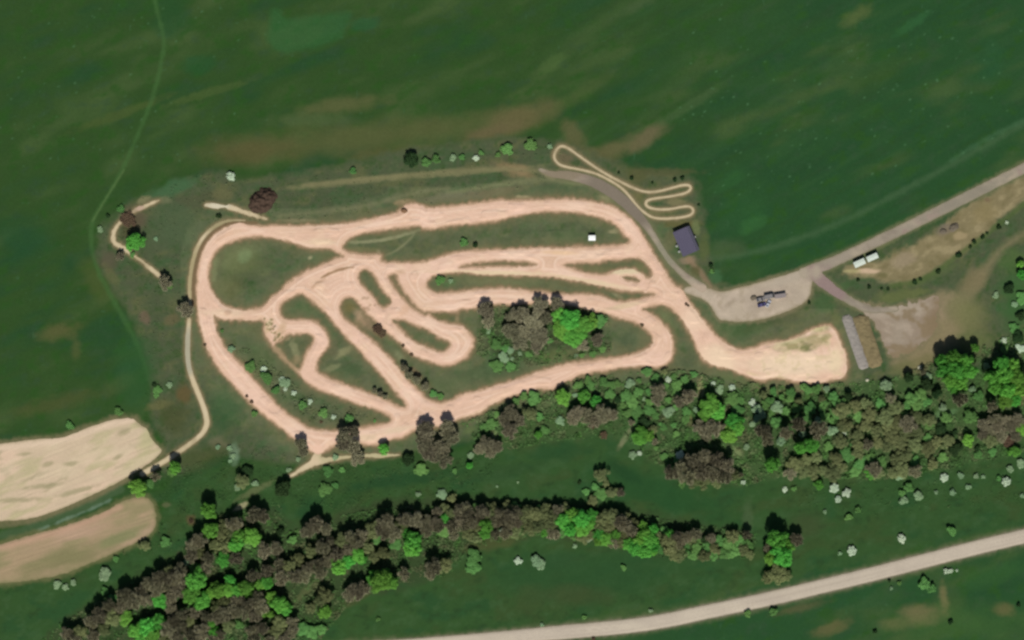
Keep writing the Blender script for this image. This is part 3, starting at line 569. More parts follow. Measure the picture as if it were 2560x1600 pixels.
def build_ground():
    far = np.array([250, 600, 1200, 2500, 5000, 12000, 30000], float)
    gx = np.concatenate([GX[0] - far[::-1], GX, GX[-1] + far]); gy = np.concatenate([GY[0] - far[::-1], GY, GY[-1] + far])
    x, y = np.meshgrid(gx, gy)
    col = samp(G, x, y)
    out = np.maximum(np.maximum(GX[0] - x, x - GX[-1]), np.maximum(GY[0] - y, y - GY[-1]))
    f = sm(0, 200, out)[..., None]
    col = col * (1 - f) + alb((44, 72, 38)) * f
    nx, ny = len(gx), len(gy)
    v = np.stack([X(x), Y(y), np.zeros_like(x)], -1).reshape(-1, 3)
    i = np.arange(nx - 1); j = np.arange(ny - 1)[:, None]
    a = (j * nx + i).ravel()
    fc = np.stack([a + nx, a + nx + 1, a + 1, a], -1)
    me = mesh_np('ground', v, fc, M_GRASS, 4, col.reshape(-1, 3))
    o = bpy.data.objects.new('ground', me); link(o); tag(o, kind='structure')
build_ground()

def build_region(name, D, colr, mat, z0, relief=None, label=None):
    ins = D < 0
    NX = SH[1]
    c = ins[:-1, :-1].astype(int) + ins[1:, :-1] + ins[:-1, 1:] + ins[1:, 1:]
    fj, fi = np.nonzero(c == 4)
    verts = {}; vl = []; faces = []
    idmap = -np.ones(SH, int)
    used = np.zeros(SH, bool)
    used[fj, fi] = used[fj + 1, fi] = used[fj, fi + 1] = used[fj + 1, fi + 1] = True
    bj, bi = np.nonzero((c > 0) & (c < 4))
    for dj in (0, 1):
        for di in (0, 1):
            m = ins[bj + dj, bi + di]; used[bj[m] + dj, bi[m] + di] = True
    jj, ii = np.nonzero(used)
    idmap[jj, ii] = np.arange(len(jj))
    pts = [np.stack([GX[ii], GY[jj]], -1)]
    quads = np.stack([idmap[fj + 1, fi], idmap[fj + 1, fi + 1], idmap[fj, fi + 1], idmap[fj, fi]], -1)
    extra = []; emap = {}; n0 = len(jj)
    def ev(j0, i0, j1, i1):
        k = (j0, i0, j1, i1) if (j0, i0) < (j1, i1) else (j1, i1, j0, i0)
        if k in emap: return emap[k]
        a = D[k[0], k[1]]; b = D[k[2], k[3]]; t = a / (a - b)
        t = min(max(t, 0.02), 0.98)
        extra.append((GX[k[1]] + (GX[k[3]] - GX[k[1]]) * t, GY[k[0]] + (GY[k[2]] - GY[k[0]]) * t))
        emap[k] = n0 + len(extra) - 1
        return emap[k]
    polys = []
    ring = ((1, 0), (1, 1), (0, 1), (0, 0))
    for j, i in zip(bj.tolist(), bi.tolist()):
        p = []
        for q in range(4):
            a = (j + ring[q][0], i + ring[q][1]); b = (j + ring[(q + 1) % 4][0], i + ring[(q + 1) % 4][1])
            ia, ib = ins[a], ins[b]
            if ia: p.append(int(idmap[a]))
            if ia != ib: p.append(ev(a[0], a[1], b[0], b[1]))
        if len(p) >= 3: polys.append(p)
    P = np.vstack([pts[0]] + ([np.array(extra)] if extra else []))
    z = np.full(len(P), z0)
    if relief is not None: z = z + samp(relief, P[:, 0], P[:, 1])
    v = np.stack([X(P[:, 0]), Y(P[:, 1]), z], -1)
    me = bpy.data.meshes.new(name)
    me.from_pydata(v.tolist(), [], quads.tolist() + polys); me.update()
    ca = me.color_attributes.new('Col', 'FLOAT_COLOR', 'POINT')
    cc = np.ones((len(P), 4), np.float32); cc[:, :3] = samp(colr, P[:, 0], P[:, 1]); ca.data.foreach_set('color', cc.ravel())
    me.materials.append(mat)
    o = bpy.data.objects.new(name, me); link(o); tag(o, kind='structure')
    return o

def inner(D, w=10): return sm(0, w, -D)
rT = inner(T, 12) * (0.22 * fbm(PX, PY, 14, 4, 20, 1.5) + 0.25 * sm(0.55, 0.8, vn(PX, PY, 22, 6)))
build_region('soil_field', D_f1, CF, M_SOIL, 0.03, inner(D_f1, 8) * 0.1 * vn(PX, PY, 5, 2, -22, 12))
build_region('soil_field', D_f2, CF2, M_SOIL, 0.03, inner(D_f2, 8) * 0.1 * vn(PX, PY, 5, 3, -18, 12))
build_region('road', D_rs, CS, M_GRAVEL, 0.03, inner(D_rs, 6) * 0.12)
build_region('gravel_yard', D_yard, CY, M_GRAVEL, 0.03)
build_region('gravel_road', D_road_e, CG, M_GRAVEL, 0.06)
for nm, d in (('path', D_pump), ('path', np.minimum(D_pw, 1e3)), ('path', D_ps), ('path', D_nw), ('path', D_n), ('path', D_se)):
    build_region(nm, d, CP, M_DIRT, 0.09)
build_region('dirt_track', T, CT, M_DIRT, 0.12, rT)
# ------------------------------------------------------------------ vegetation
print('plants')
def quads_from(cen, nrm, size, aspect=1.0, rs=None):
    """square-ish leaf clumps: centre, facing and size -> 4 vertices each"""
    n = len(cen)
    nrm = nrm / (np.linalg.norm(nrm, axis=1, keepdims=True) + 1e-9)
    r = rs.normal(size=(n, 3)); u = np.cross(nrm, r); u /= np.linalg.norm(u, axis=1, keepdims=True) + 1e-9
    w = np.cross(nrm, u)
    u = u * size[:, None] * 0.5; w = w * size[:, None] * 0.5 * aspect
    j = rs.uniform(0.7, 1.25, size=(n, 4, 1))
    v = np.stack([cen - u - w, cen + u - w, cen + u + w, cen - u + w], 1)
    v = cen[:, None, :] + (v - cen[:, None, :]) * j
    return v.reshape(-1, 3)

def lobes(rs, n, reach=0.80, small=False):
    """sub-crowns spread through a dome of radius 1, height 0..1, with an uneven outline"""
    L = []
    ph = rs.uniform(0, 6.28); e1, e2 = rs.uniform(0, 6.28, 2)
    for k in range(n):
        a = ph + k * 2.39996 + rs.uniform(-0.5, 0.5)
        out = reach * (1 + 0.10 * math.sin(2 * a + e1) + 0.09 * math.sin(3 * a + e2))
        rr = math.sqrt((k + 0.5) / n) * out * rs.uniform(0.82, 1.06)
        z = 0.40 + 0.40 * math.sqrt(max(0.0, 1 - rr * rr)) * 0.95 + rs.uniform(-0.10, 0.08)
        r = rs.uniform(0.17, 0.34) * (1.2 if rr < 0.4 else 1.0)
        if small: r = rs.uniform(0.26, 0.40)
        L.append((rr * math.cos(a), rr * math.sin(a), z, r))
    return L

def leaf_crown(name, seed, nl, npl, size, mat, hz=1.0, gap=0.0, small=False):
    rs = np.random.RandomState(seed)
    cs, ns = [], []
    for (x, y, z, r) in lobes(rs, nl, 0.66 if small else 0.8, small):
        d = rs.normal(size=(npl, 3)); d /= np.linalg.norm(d, axis=1, keepdims=True)
        rad = r * rs.uniform(0.45, 1.08, size=(npl, 1)) ** 0.6
        p = d * rad * np.array([1, 1, 0.85]) + np.array([x, y, z])
        cs.append(p); ns.append(d * 0.8 + rs.normal(size=(npl, 3)) * 0.55 + np.array([0, 0, 0.55]))
    c = np.vstack(cs); nn = np.vstack(ns)
    if gap:
        k = rs.rand(len(c)) > gap; c = c[k]; nn = nn[k]
    sz = size * rs.uniform(0.6, 1.35, len(c))
    v = quads_from(c, nn, sz, 0.8, rs)
    v[:, 2] = np.maximum(v[:, 2] * hz, 0.02)
    f = np.arange(len(v)).reshape(-1, 4)
    return mesh_np(name, v, f, mat, 4)

def twig_crown(name, seed, nl, npl, width, mat):
    rs = np.random.RandomState(seed)
    V = []
    for (x, y, z, r) in lobes(rs, nl):
        d = rs.normal(size=(npl, 3)); d[:, 2] = np.abs(d[:, 2]) * 0.9 - 0.15
        d /= np.linalg.norm(d, axis=1, keepdims=True)
        base = np.array([x, y, z - 0.05]) + d * r * rs.uniform(0.05, 0.55, size=(npl, 1))
        dd = d + rs.normal(size=(npl, 3)) * 0.45; dd /= np.linalg.norm(dd, axis=1, keepdims=True)
        ln = r * rs.uniform(0.35, 0.85, size=(npl, 1))
        tip = base + dd * ln
        sd = np.cross(dd, rs.normal(size=(npl, 3)) * 0.5 + np.array([0, 0, 1.0])); sd /= np.linalg.norm(sd, axis=1, keepdims=True) + 1e-9
        w = width * rs.uniform(0.6, 1.3, size=(npl, 1))
        V.append(np.stack([base - sd * w * .5, base + sd * w * .5, tip + sd * w * .22, tip - sd * w * .22], 1).reshape(-1, 3))
    v = np.vstack(V); v[:, 2] = np.maximum(v[:, 2], 0.02)
    return mesh_np(name, v, np.arange(len(v)).reshape(-1, 4), mat, 4)

def trunk_mesh(name, seed, mat, spread=0.55, n=8, sub=3):
    rs = np.random.RandomState(seed); m = MB()
    m.tube((0, 0, 0), (0.02, 0.01, 0.3), 0.055, 0.04, 8)
    for k in range(n):
        a = k * 2.4 + rs.uniform(-.3, .3); r = spread * rs.uniform(0.6, 1.2); z = rs.uniform(0.5, 0.72)
        s0 = Vector((0.02, 0.01, rs.uniform(0.2, 0.3))); mid = Vector((r * .45 * math.cos(a), r * .45 * math.sin(a), 0.42)); e = Vector((r * math.cos(a), r * math.sin(a), z))
        m.tube(s0, mid, 0.026, 0.017, 6); m.tube(mid, e, 0.017, 0.007, 5)
        for q in range(sub):
            a2 = a + rs.uniform(-.9, .9); l = rs.uniform(.15, .3)
            m.tube(mid.lerp(e, rs.uniform(.3, .9)), e + Vector((l * math.cos(a2), l * math.sin(a2), rs.uniform(.02, .2))), 0.009, 0.003, 4)
    me = bpy.data.meshes.new(name); me.from_pydata(m.v, [], m.f); me.update(); me.materials.append(mat)
    return me

M_BARK = mat_plain('bark', (92, 80, 66), 0.9, spec=0.1, amt=0.2, scale=3)
KINDS = {
 'bare':  dict(rgb=(82, 80, 63), k=0.25, noun='bare grey-brown tree', cat='tree', h=3.2, var=0.3),
 'red':   dict(rgb=(84, 70, 54), k=0.6, noun='dark reddish-brown leafless bush', cat='bush', h=0.9, var=0.12),
 'olive': dict(rgb=(86, 93, 60), k=0.40, noun='olive-brown budding tree', cat='tree', h=2.3, var=0.28),
 'green': dict(rgb=(72, 118, 47), k=0.37, noun='bright green leafy tree', cat='tree', h=2.9, var=0.28),
 'mid':   dict(rgb=(70, 104, 54), k=0.46, noun='mid-green bush', cat='bush', h=1.05, var=0.24),
 'pale':  dict(rgb=(110, 134, 100), k=0.56, noun='pale grey-green bush', cat='bush', h=1.0, var=0.14),
 'white': dict(rgb=(158, 172, 148), k=0.56, noun='whitish blossoming bush', cat='bush', h=1.0, var=0.08),
 'dark':  dict(rgb=(42, 64, 34), k=0.8, noun='very dark green bush', cat='bush', h=1.5, var=0.15),
}
NAMES = {'bare': 'bare_tree', 'red': 'bare_bush', 'olive': 'budding_tree', 'green': 'leafy_tree', 'mid': 'green_bush', 'pale': 'pale_bush', 'white': 'blossoming_bush', 'dark': 'dark_bush'}
GROUPS = {'bare': 'bare grey-brown trees', 'red': 'reddish-brown bushes', 'olive': 'olive-brown budding trees', 'green': 'bright green leafy trees', 'mid': 'mid-green bushes', 'pale': 'pale grey-green bushes', 'white': 'whitish blossoming bushes', 'dark': 'very dark green bushes'}
PROTO = {}
for ki, (kd, K) in enumerate(KINDS.items()):
    mat = mat_leaf('foliage_' + kd, K['rgb'], K['k'], K['var'], 0.0 if kd in ('bare', 'red') else 0.22, 0.026 if kd == 'green' else 0.015, 0.9, 0.24 if kd in ('green', 'olive', 'bare') else 0.18)
    L = []
    for v in range(4):
        sd = 100 * ki + v * 7 + 5
        if kd in ('bare', 'red'):
            cr = twig_crown('crown', sd, 24, 270, 0.026, mat)
        elif kd == 'olive':
            cr = leaf_crown('crown', sd, 24, 210, 0.062, mat, 1.0, 0.1)
        elif kd == 'green':
            cr = leaf_crown('crown', sd, 26, 280, 0.064, mat)
        else:
            cr = leaf_crown('crown', sd, 13, 150, 0.13, mat, small=True)
        L.append(cr)
    PROTO[kd] = L
TRUNKS = [trunk_mesh('trunk', 900 + i, M_BARK) for i in range(4)]

ORD = ['first','second','third','fourth','fifth','sixth','seventh','eighth','ninth','tenth','eleventh','twelfth','thirteenth','fourteenth','fifteenth','sixteenth','seventeenth','eighteenth','nineteenth','twentieth','twenty-first','twenty-second','twenty-third','twenty-fourth','twenty-fifth','twenty-sixth','twenty-seventh','twenty-eighth','twenty-ninth','thirtieth','thirty-first','thirty-second','thirty-third','thirty-fourth','thirty-fifth']

ZONES = []      # (phrase, [(kind, x, y, r)])
def zone(phrase, *lists):
    L = []
    for l in lists: L += l
    ZONES.append((phrase, L))

def T_(kind, *pts): return [(kind,) + tuple(p) for p in pts]

def inside(poly, x, y):
    c = False; n = len(poly)
    for i in range(n):
        a = poly[i]; b = poly[(i + 1) % n]
        if (a[1] > y) != (b[1] > y) and x < (b[0] - a[0]) * (y - a[1]) / (b[1] - a[1]) + a[0]: c = not c
    return c

def fill(poly, kinds, gap, r0, r1, seed, avoid=()):
    """trees spread over a stand at about the spacing the photograph shows"""
    rr = random.Random(seed); P = []
    x0 = min(p[0] for p in poly); x1 = max(p[0] for p in poly); y0 = min(p[1] for p in poly); y1 = max(p[1] for p in poly)
    for _ in range(2500):
        x = rr.uniform(x0, x1); y = rr.uniform(y0, y1)
        if not inside(poly, x, y): continue
        if any((x - q[1]) ** 2 + (y - q[2]) ** 2 < gap * gap for q in P): continue
        if any((x - q[1]) ** 2 + (y - q[2]) ** 2 < (q[3] * 0.95 + 4) ** 2 for q in avoid): continue
        ks = rr.random(); acc = 0
        for k, w in kinds:
            acc += w
            if ks <= acc: break
        P.append((k, x, y, rr.uniform(r0, r1)))
    return P

zone('in the hedge row north of the dirt circuit', T_('dark', (1029,400,21)), T_('mid', (1065,405,13), (1090,398,12), (1155,393,9), (1203,382,8), (1245,387,8), (1268,373,17), (1326,362,18)), T_('pale', (1132,395,10), (1375,366,8)), T_('white', (1190,395,9)))
zone('alone on the verge above the top straight', T_('mid', (882,427,9)))
zone('beside the rough corner in the far west', T_('green', (336,606,20)), T_('red', (1301-981,551,22)), T_('mid', (302,522,10), (331,637,8), (425,715,9)), T_('bare', (301,640,11), (413,706,18), (463,775,18)), T_('pale', (250,573,9), (390,597,7)), T_('dark', (547,540,7), (270,540,6)))
zone('on the field edge above the brush heap', T_('white', (577,441,13)))
GROVE_G = T_('green', (1400,790,18), (1425,800,26), (1455,812,24), (1408,825,20), (1435,838,24), (1475,806,18))
GROVE_B = T_('bare', (1216,776,20), (1221,806,15), (1300,785,20), (1275,792,14), (1350,764,20), (1392,762,15), (1335,802,20), (1366,795,17), (1278,830,22), (1313,832,18), (1345,842,20), (1300,857,17), (1340,868,13))
zone('in the grove inside the eastern loop', GROVE_G, GROVE_B)
zone('at the east tip of the grove inside the loop', T_('bare', (1453,862,15), (1494,850,16)), T_('mid', (1500,802,18), (1482,885,12), (1506,873,10), (1455,888,9)), T_('pale', (1440,890,7)), T_('red', (1605,812,5)))
zone('southwest of the grove inside the eastern loop', T_('mid', (1240,862,14), (1241,915,17), (1276,916,12), (1322,886,10), (1375,852,10), (1262,872,10)), T_('pale', (1275,876,10), (1258,893,13), (1300,884,8), (1280,897,7), (1220,828,8)))
zone('on the grass island inside the southwest corner', T_('pale', (578,873,10), (711,957,15)), T_('white', (659,923,8), (704,948,8), (713,973,6), (735,982,7), (775,1004,7), (834,1042,7)), T_('mid', (625,917,16), (666,944,18), (690,975,12), (757,1013,12), (808,1033,14), (872,1046,12), (555,827,5), (937,1052,5)), T_('red', (803,1055,5)))
zone('on the outer edge of the southwest straight', T_('red', (617,990,4.5), (629,1004,5.5)), T_('mid', (636,1034,9)), T_('red', (512,862,4.5)))
zone('in the hedge beside the long diagonal lane', T_('bare', (1010,919,10), (1022,937,11), (1042,950,11), (1062,966,10)), T_('mid', (1083,984,11), (1101,991,10)), T_('red', (944,822,13), (955,834,11), (1008,864,5), (1029,886,5)))
zone('on the triangular island above the lower hairpin', T_('bare', (936,977,7), (950,985,9), (963,992,7)))
zone('at the south exit of the circuit', T_('bare', (752,1108,14), (757,1128,13), (862,1088,20), (884,1080,15), (857,1112,17), (884,1117,17), (895,1146,17)), T_('pale', (745,1148,7), (838,1143,9), (722,1175,7)))
zone('against the lower lane below the lower hairpin', T_('bare', (1064,1070,19), (1066,1090,20), (1058,1112,21), (1076,1132,20), (1118,1072,19), (1127,1098,20), (1104,1122,21), (1110,1150,20)), T_('dark', (1021,1148,19)), T_('green', (959,1122,13)), T_('mid', (1053,1174,18)))
zone('in the grass hollow south of the circuit', T_('green', (1174,1164,9)), T_('mid', (1137,1178,8), (855,1174,9), (820,1178,15), (812,1224,18), (838,1213,10)), T_('pale', (1177,1138,9), (1046,1236,8), (1104,1236,15), (1295,1206,4), (1243,1216,4)), T_('olive', (1130,1245,10)))
SL = T_('mid', (1335,996,19), (1310,990,13), (1290,1003,12), (1470,950,12), (1448,965,15), (1476,966,14), (1510,955,14), (1525,985,14), (1530,962,11)) + T_('green', (1407,993,18), (1461,990,15), (1490,1002,14)) + T_('pale', (1437,988,7))
zone('along the verge below the lower straight', SL)
zone('in the thicket below the lower straight', T_('bare', (1278,1032,18), (1262,1046,16), (1297,1052,15), (1275,1078,19)), T_('olive', (1324,1034,17)), T_('mid', (1229,1060,17), (1210,1068,12), (1350,1042,12), (1360,1076,13), (1242,1036,10)), T_('pale', (1401,1052,14)), T_('green', (1346,1086,10)))
zone('in the low clump under that thicket', T_('bare', (1215,1110,18), (1241,1116,15), (1198,1122,13), (1227,1132,15)))
zone('in the paired brown clump south of the straight', T_('bare', (1443,1032,20), (1468,1040,18), (1505,1033,20), (1528,1036,16), (1486,1054,17), (1430,1050,13)), T_('red', (1508,1088,12), (1480,1068,7)))
MIDW = T_('bare', (1645,975,18), (1642,997,16), (1722,992,20), (1700,1003,15)) + T_('mid', (1693,962,14), (1712,948,13), (1735,936,9), (1581,1006,17), (1566,990,14), (1592,1028,18), (1624,1026,14), (1571,1032,16), (1716,1028,12), (1714,1048,12)) + T_('white', (1671,949,8)) + T_('pale', (1672,1030,15), (1611,998,6), (1740,1024,9)) + T_('dark', (1544,998,11), (1611,1056,14))
zone('in the scrub between loop and lane', MIDW, fill([(1540,945),(1640,925),(1700,935),(1690,1010),(1690,1060),(1640,1080),(1570,1060),(1540,1020)], [('mid', .8), ('olive', .1), ('pale', .1)], 25, 8, 13, 5, MIDW))
zone('in the bright clump in the meadow hollow', T_('green', (1604,1080,15), (1598,1097,17), (1620,1090,13)), T_('bare', (1579,1056,9), (1637,1104,9)), T_('mid', (1655,1062,9), (1690,1085,10)))
zone('on the meadow path south of the clump', T_('pale', (1582,1138,12)), T_('white', (1599,1133,7), (1700,1137,12)), T_('mid', (1661,1142,12), (1640,1120,8), (1690,1150,9)))
EW = T_('green', (1775,1012,26), (1762,1028,19), (1793,1028,20), (1835,1052,20), (1822,1088,19), (1843,1072,17), (1790,1046,12)) + T_('mid', (1830,998,20), (1842,1026,20), (1852,1000,12)) + T_('bare', (1752,1068,18), (1775,1074,22), (1798,1070,16), (1765,1092,12)) + T_('white', (1783,959,7), (1830,969,9), (1881,1006,10)) + T_('pale', (1800,974,12))
zone('in the leafy clump south of the sandy lane', EW)
BC = T_('bare', (1680,1182,18), (1705,1170,20), (1732,1153,20), (1760,1145,20), (1790,1148,20), (1816,1163,19), (1722,1192,21), (1752,1180,21), (1782,1182,21), (1810,1193,17)) + T_('olive', (1760,1206,17), (1733,1208,13), (1836,1190,13), (1790,1208,12)) + T_('mid', (1705,1210,11))
zone('in the wide brown stand in the valley', BC)
zone('just east of the wide brown stand', T_('bare', (1852,1187,7)), T_('white', (1858,1206,7)), T_('pale', (1866,1118,9)))
zone('in the small stand in the valley meadow', T_('olive', (1503,1187,17), (1531,1230,15), (1482,1252,13), (1515,1209,9)), T_('mid', (1489,1218,12), (1502,1236,17), (1465,1230,10)), T_('bare', (1551,1231,11)), T_('dark', (1449,1206,6)))
NE1 = T_('pale', (1944,1018,16), (1905,1034,14), (2081,1077,14), (1881,1061,7), (2006,1085,10), (1952,1104,14)) + T_('mid', (1924,1002,11), (1974,997,13), (2020,976,11), (2025,1021,15), (2060,1010,11), (2090,1010,11), (1940,1054,16), (1990,1020,14), (2062,1040,13)) + T_('bare', (1998,1061,20), (1906,1079,20), (1966,1082,15), (2047,1076,19), (1920,1100,15)) + T_('dark', (2121,991,13)) + T_('white', (2112,1082,6)) + T_('green', (2030,1112,18), (2003,1120,15), (1930,1162,16))
zone('in the scrub below the big sandy patch', NE1, fill([(1890,985),(2000,965),(2100,975),(2110,1040),(2070,1055),(1890,1050)], [('mid', .75), ('pale', .2), ('olive', .05)], 24, 8, 13, 8, NE1))
BIG1 = T_('green', (2355,902,17), (2384,895,19), (2414,902,19), (2362,925,19), (2391,928,23), (2421,928,19), (2375,950,18), (2404,955,18), (2387,973,13))
zone('in the big bright crown group below the gravel patch', BIG1)
BIG2 = T_('green', (2505,908,17), (2531,916,18), (2482,945,19), (2511,940,21), (2541,945,21), (2490,970,18), (2520,975,20), (2549,975,17), (2514,1002,18), (2540,1000,14))
zone('in the big leafy crown group at the east edge', BIG2)
DG = T_('green', (2438,869,10)) + T_('mid', (2277,995,18), (2303,985,17), (2291,1012,17), (2263,1015,13), (2317,1004,13), (2425,1042,20), (2365,1043,16), (2447,990,14)) + T_('dark', (2272,943,15), (2317,962,17), (2341,985,14)) + T_('pale', (2216,963,16), (2357,1018,12), (2320,941,11), (2430,972,10), (2466,915,11)) + T_('bare', (2400,998,18), (2307,930,8), (2480,1015,13))
zone('in the mixed trees between the two big crowns', DG)
zone('in the scrub at the upper east edge', T_('white', (2509,852,8), (2552,870,12)), T_('dark', (2545,842,17), (2552,790,13), (2523,722,15)), T_('pale', (2536,761,9), (2490,738,8)), T_('green', (2555,686,12), (2551,660,10)), T_('mid', (2512,874,12), (2535,820,12), (2556,745,14)))
SCR = [(2085,1025),(2150,995),(2230,990),(2262,1035),(2330,1050),(2330,1085),(2375,1105),(2365,1150),(2280,1188),(2215,1180),(2190,1185)]
SCR_W = [(2085,1025),(2190,1185),(2150,1182),(1990,1192),(1950,1175),(2060,1125),(2100,1090)]
AV = NE1 + DG + T_('x', (2350,1070,18), (2387,1120,20))
zone('in the dense olive scrub west half', fill(SCR_W, [('olive', .62), ('bare', .14), ('mid', .24)], 24, 13, 18, 21, AV))
zone('in the dense olive scrub east half', fill(SCR, [('olive', .72), ('bare', .1), ('mid', .18)], 24, 13, 18, 22, AV))
EB = T_('dark', (2352,1070,17), (2388,1124,19), (2416,1079,9), (2388,1081,8), (2443,1122,9)) + T_('mid', (2322,1062,14), (2446,1137,12), (2481,1130,13)) + T_('green', (2421,1100,14), (2535,1129,14), (2552,1073,15)) + T_('olive', (2476,1102,17)) + T_('red', (2522,1104,18)) + T_('pale', (2552,1160,13))
zone('on the valley edge in the lower right', EB, fill([(2440,1062),(2500,1040),(2545,1050),(2545,1100),(2490,1090),(2450,1090)], [('bare', .85), ('olive', .15)], 20, 13, 17, 31, EB + DG + BIG2))
zone('below the olive scrub, on the meadow edge', T_('green', (2176,1182,14), (2047,1213,13)), T_('white', (2146,1174,7), (1962,1224,7)), T_('mid', (1985,1222,8)))
zone('on the meadow above the pale road', T_('white', (2360,1194,12), (2085,1220,13), (2116,1233,13), (2095,1248,9), (2129,1377,13), (2254,1347,13), (2515,1204,13)), T_('pale', (2295,1239,13), (2258,1251,12), (2249,1186,17), (2340,1231,6), (2382,1231,9), (2421,1218,8), (2402,1188,9), (2440,1190,8), (2458,1192,6), (2526,1173,10), (2062,1280,6), (2100,1384,6), (2556,1240,7)), T_('mid', (2255,1233,10), (2272,1218,14), (2121,1293,11), (2145,1275,9), (2497,1196,8), (2379,1327,14)))
zone('below the pale road', T_('white', (2366,1428,9), (2377,1427,7), (2392,1426,4)), T_('mid', (1933,1529,12), (2310,1460,17), (2330,1472,13), (2248,1458,6), (1869,1534,10)), T_('pale', (2228,1471,5)), T_('dark', (2223,1452,5), (2376,1556,7), (2188,1579,6), (2547,1513,6)), T_('red', (1484,1597,6)))
zone('in the meadow between belt and road', T_('white', (1471,1344,11), (1296,1402,10)), T_('pale', (1340,1402,16), (1352,1412,13), (1437,1365,7), (1627,1527,7), (1355,1562,6)), T_('mid', (1460,1543,6), (1559,1419,8), (945,1548,6)))
zone('in the clump beside the pale road', T_('green', (1941,1346,23), (1954,1388,26), (1924,1396,15), (1966,1366,16)), T_('bare', (1989,1350,16), (1920,1370,12)), T_('olive', (1944,1435,22), (1920,1446,14), (1964,1440,14)))
# lower belt, east to west
zone('in the east end of the lower belt', T_('olive', (1677,1359,19), (1697,1382,16), (1671,1377,13)), T_('bare', (1693,1343,16), (1716,1342,16), (1738,1336,13)), T_('mid', (1743,1370,18), (1769,1369,18), (1796,1354,18), (1822,1360,18), (1849,1352,18), (1870,1364,15), (1783,1388,13), (1809,1383,14), (1841,1378,15)), T_('dark', (1764,1348,13)))
zone('in the bend of the lower belt', T_('olive', (1505,1298,18), (1528,1292,19), (1522,1320,18), (1500,1318,13)), T_('bare', (1550,1303,18), (1566,1318,16), (1582,1332,15)), T_('green', (1597,1349,19), (1624,1350,18), (1586,1368,17), (1611,1373,19), (1634,1364,15), (1570,1361,13), (1500,1336,13), (1518,1349,15)))
zone('on the crest of the lower belt arc', T_('olive', (1310,1292,16), (1334,1287,18), (1360,1291,18), (1385,1292,17), (1320,1314,16), (1347,1315,17), (1374,1315,17)), T_('green', (1410,1302,19), (1433,1287,17), (1455,1300,19), (1425,1325,18), (1450,1324,17), (1470,1311,15)), T_('mid', (1398,1322,12)))
AR = [t for z in ZONES for t in z[1] if 1290 < t[1] < 1900 and 1260 < t[2] < 1400]
zone('among the gaps of the lower belt arc', fill([(1300,1272),(1400,1272),(1560,1290),(1720,1338),(1880,1338),(1880,1388),(1700,1392),(1560,1368),(1440,1342),(1300,1328)], [('olive', .4), ('mid', .3), ('bare', .15), ('green', .15)], 17, 11, 15, 44, [('x', t[1], t[2], t[3] * 0.75) for t in AR]))
zone('at the left of the lower belt arc', T_('bare', (1170,1290,17), (1186,1306,15), (1206,1280,16), (1250,1286,16), (1276,1291,17), (1293,1280,13), (1270,1310,16), (1246,1309,12), (1294,1307,13)), T_('green', (1215,1312,18), (1212,1334,14), (1113,1296,14), (1100,1290,8)), T_('white', (1255,1326,6)))
B2G = T_('green', (1035,1350,23), (1030,1370,18), (1018,1333,12), (892,1386,17), (868,1402,15), (846,1417,18), (905,1400,10))
zone('between the arc and the middle belt', fill([(1090,1272),(1160,1268),(1300,1266),(1300,1328),(1190,1345),(1090,1325)], [('bare', .4), ('olive', .45), ('mid', .15)], 18, 12, 16, 45, [('x', t[1], t[2], t[3] * 0.75) for z in ZONES for t in z[1]]))
zone('in the middle of the lower belt', B2G, T_('mid', (990,1362,15)), T_('olive', (960,1382,14), (935,1392,14)), fill([(880,1345),(930,1310),(1010,1298),(1085,1285),(1100,1320),(1060,1330),(1000,1330),(960,1350),(930,1372),(880,1378)], [('bare', .66), ('olive', .22), ('mid', .08), ('green', .04)], 23, 14, 19, 41, B2G))
zone('in the outlying trees below the belt', T_('green', (952,1452,22), (930,1443,13), (978,1456,17), (965,1432,12)), T_('bare', (891,1478,17), (906,1472,15), (873,1487,15), (1084,1420,19), (1074,1434,15), (1010,1436,14)), T_('olive', (1111,1413,17), (815,1488,17)), T_('mid', (1185,1392,18), (1182,1416,18)), T_('green', (813,1529,14)))
BW1G = T_('green', (521,1277,20), (632,1342,18), (489,1450,21), (479,1486,20), (507,1501,21), (530,1480,16), (546,1476,17), (567,1475,17), (590,1476,17), (613,1471,17), (667,1456,17), (650,1462,12), (575,1450,12))
zone('north of the belt by the meadow track', T_('green', (521,1277,20)), T_('red', (478,1303,7)), T_('dark', (708,1222,22)), T_('olive', (605,1203,16)), T_('pale', (637,1208,9), (593,1219,8)))
zone('in the upper belt beneath the meadow track', T_('bare', (635,1287,17), (657,1290,15), (787,1311,18), (769,1326,15), (814,1322,15), (660,1376,16), (690,1371,13)), T_('green', (632,1342,18)), T_('mid', (620,1361,11), (731,1350,13)), T_('dark', (700,1330,12)))
zone('in the wood around the pale bush', T_('pale', (467,1406,10)), fill([(420,1430),(465,1392),(490,1350),(545,1312),(590,1302),(602,1350),(590,1400),(540,1412),(480,1430),(440,1450)], [('bare', .66), ('olive', .22), ('mid', .08), ('green', .04)], 23, 14, 19, 51, T_('x', (467,1406,10), (632,1342,18))))
zone('in the bright leafy band of the wood', [t for t in BW1G if t[2] > 1400])
zone('in the brown row above the bright band', fill([(612,1432),(680,1412),(740,1392),(800,1368),(860,1335),(880,1345),(878,1375),(800,1432),(740,1447),(690,1445),(640,1445)], [('bare', .76), ('olive', .24)], 22, 14, 19, 61, BW1G + B2G))
WG = T_('green', (313,1542,18), (340,1575,19), (368,1566,22), (398,1552,19), (399,1499,20), (380,1590,17), (350,1597,14))
zone('in the leafy trees at the lower left', WG)
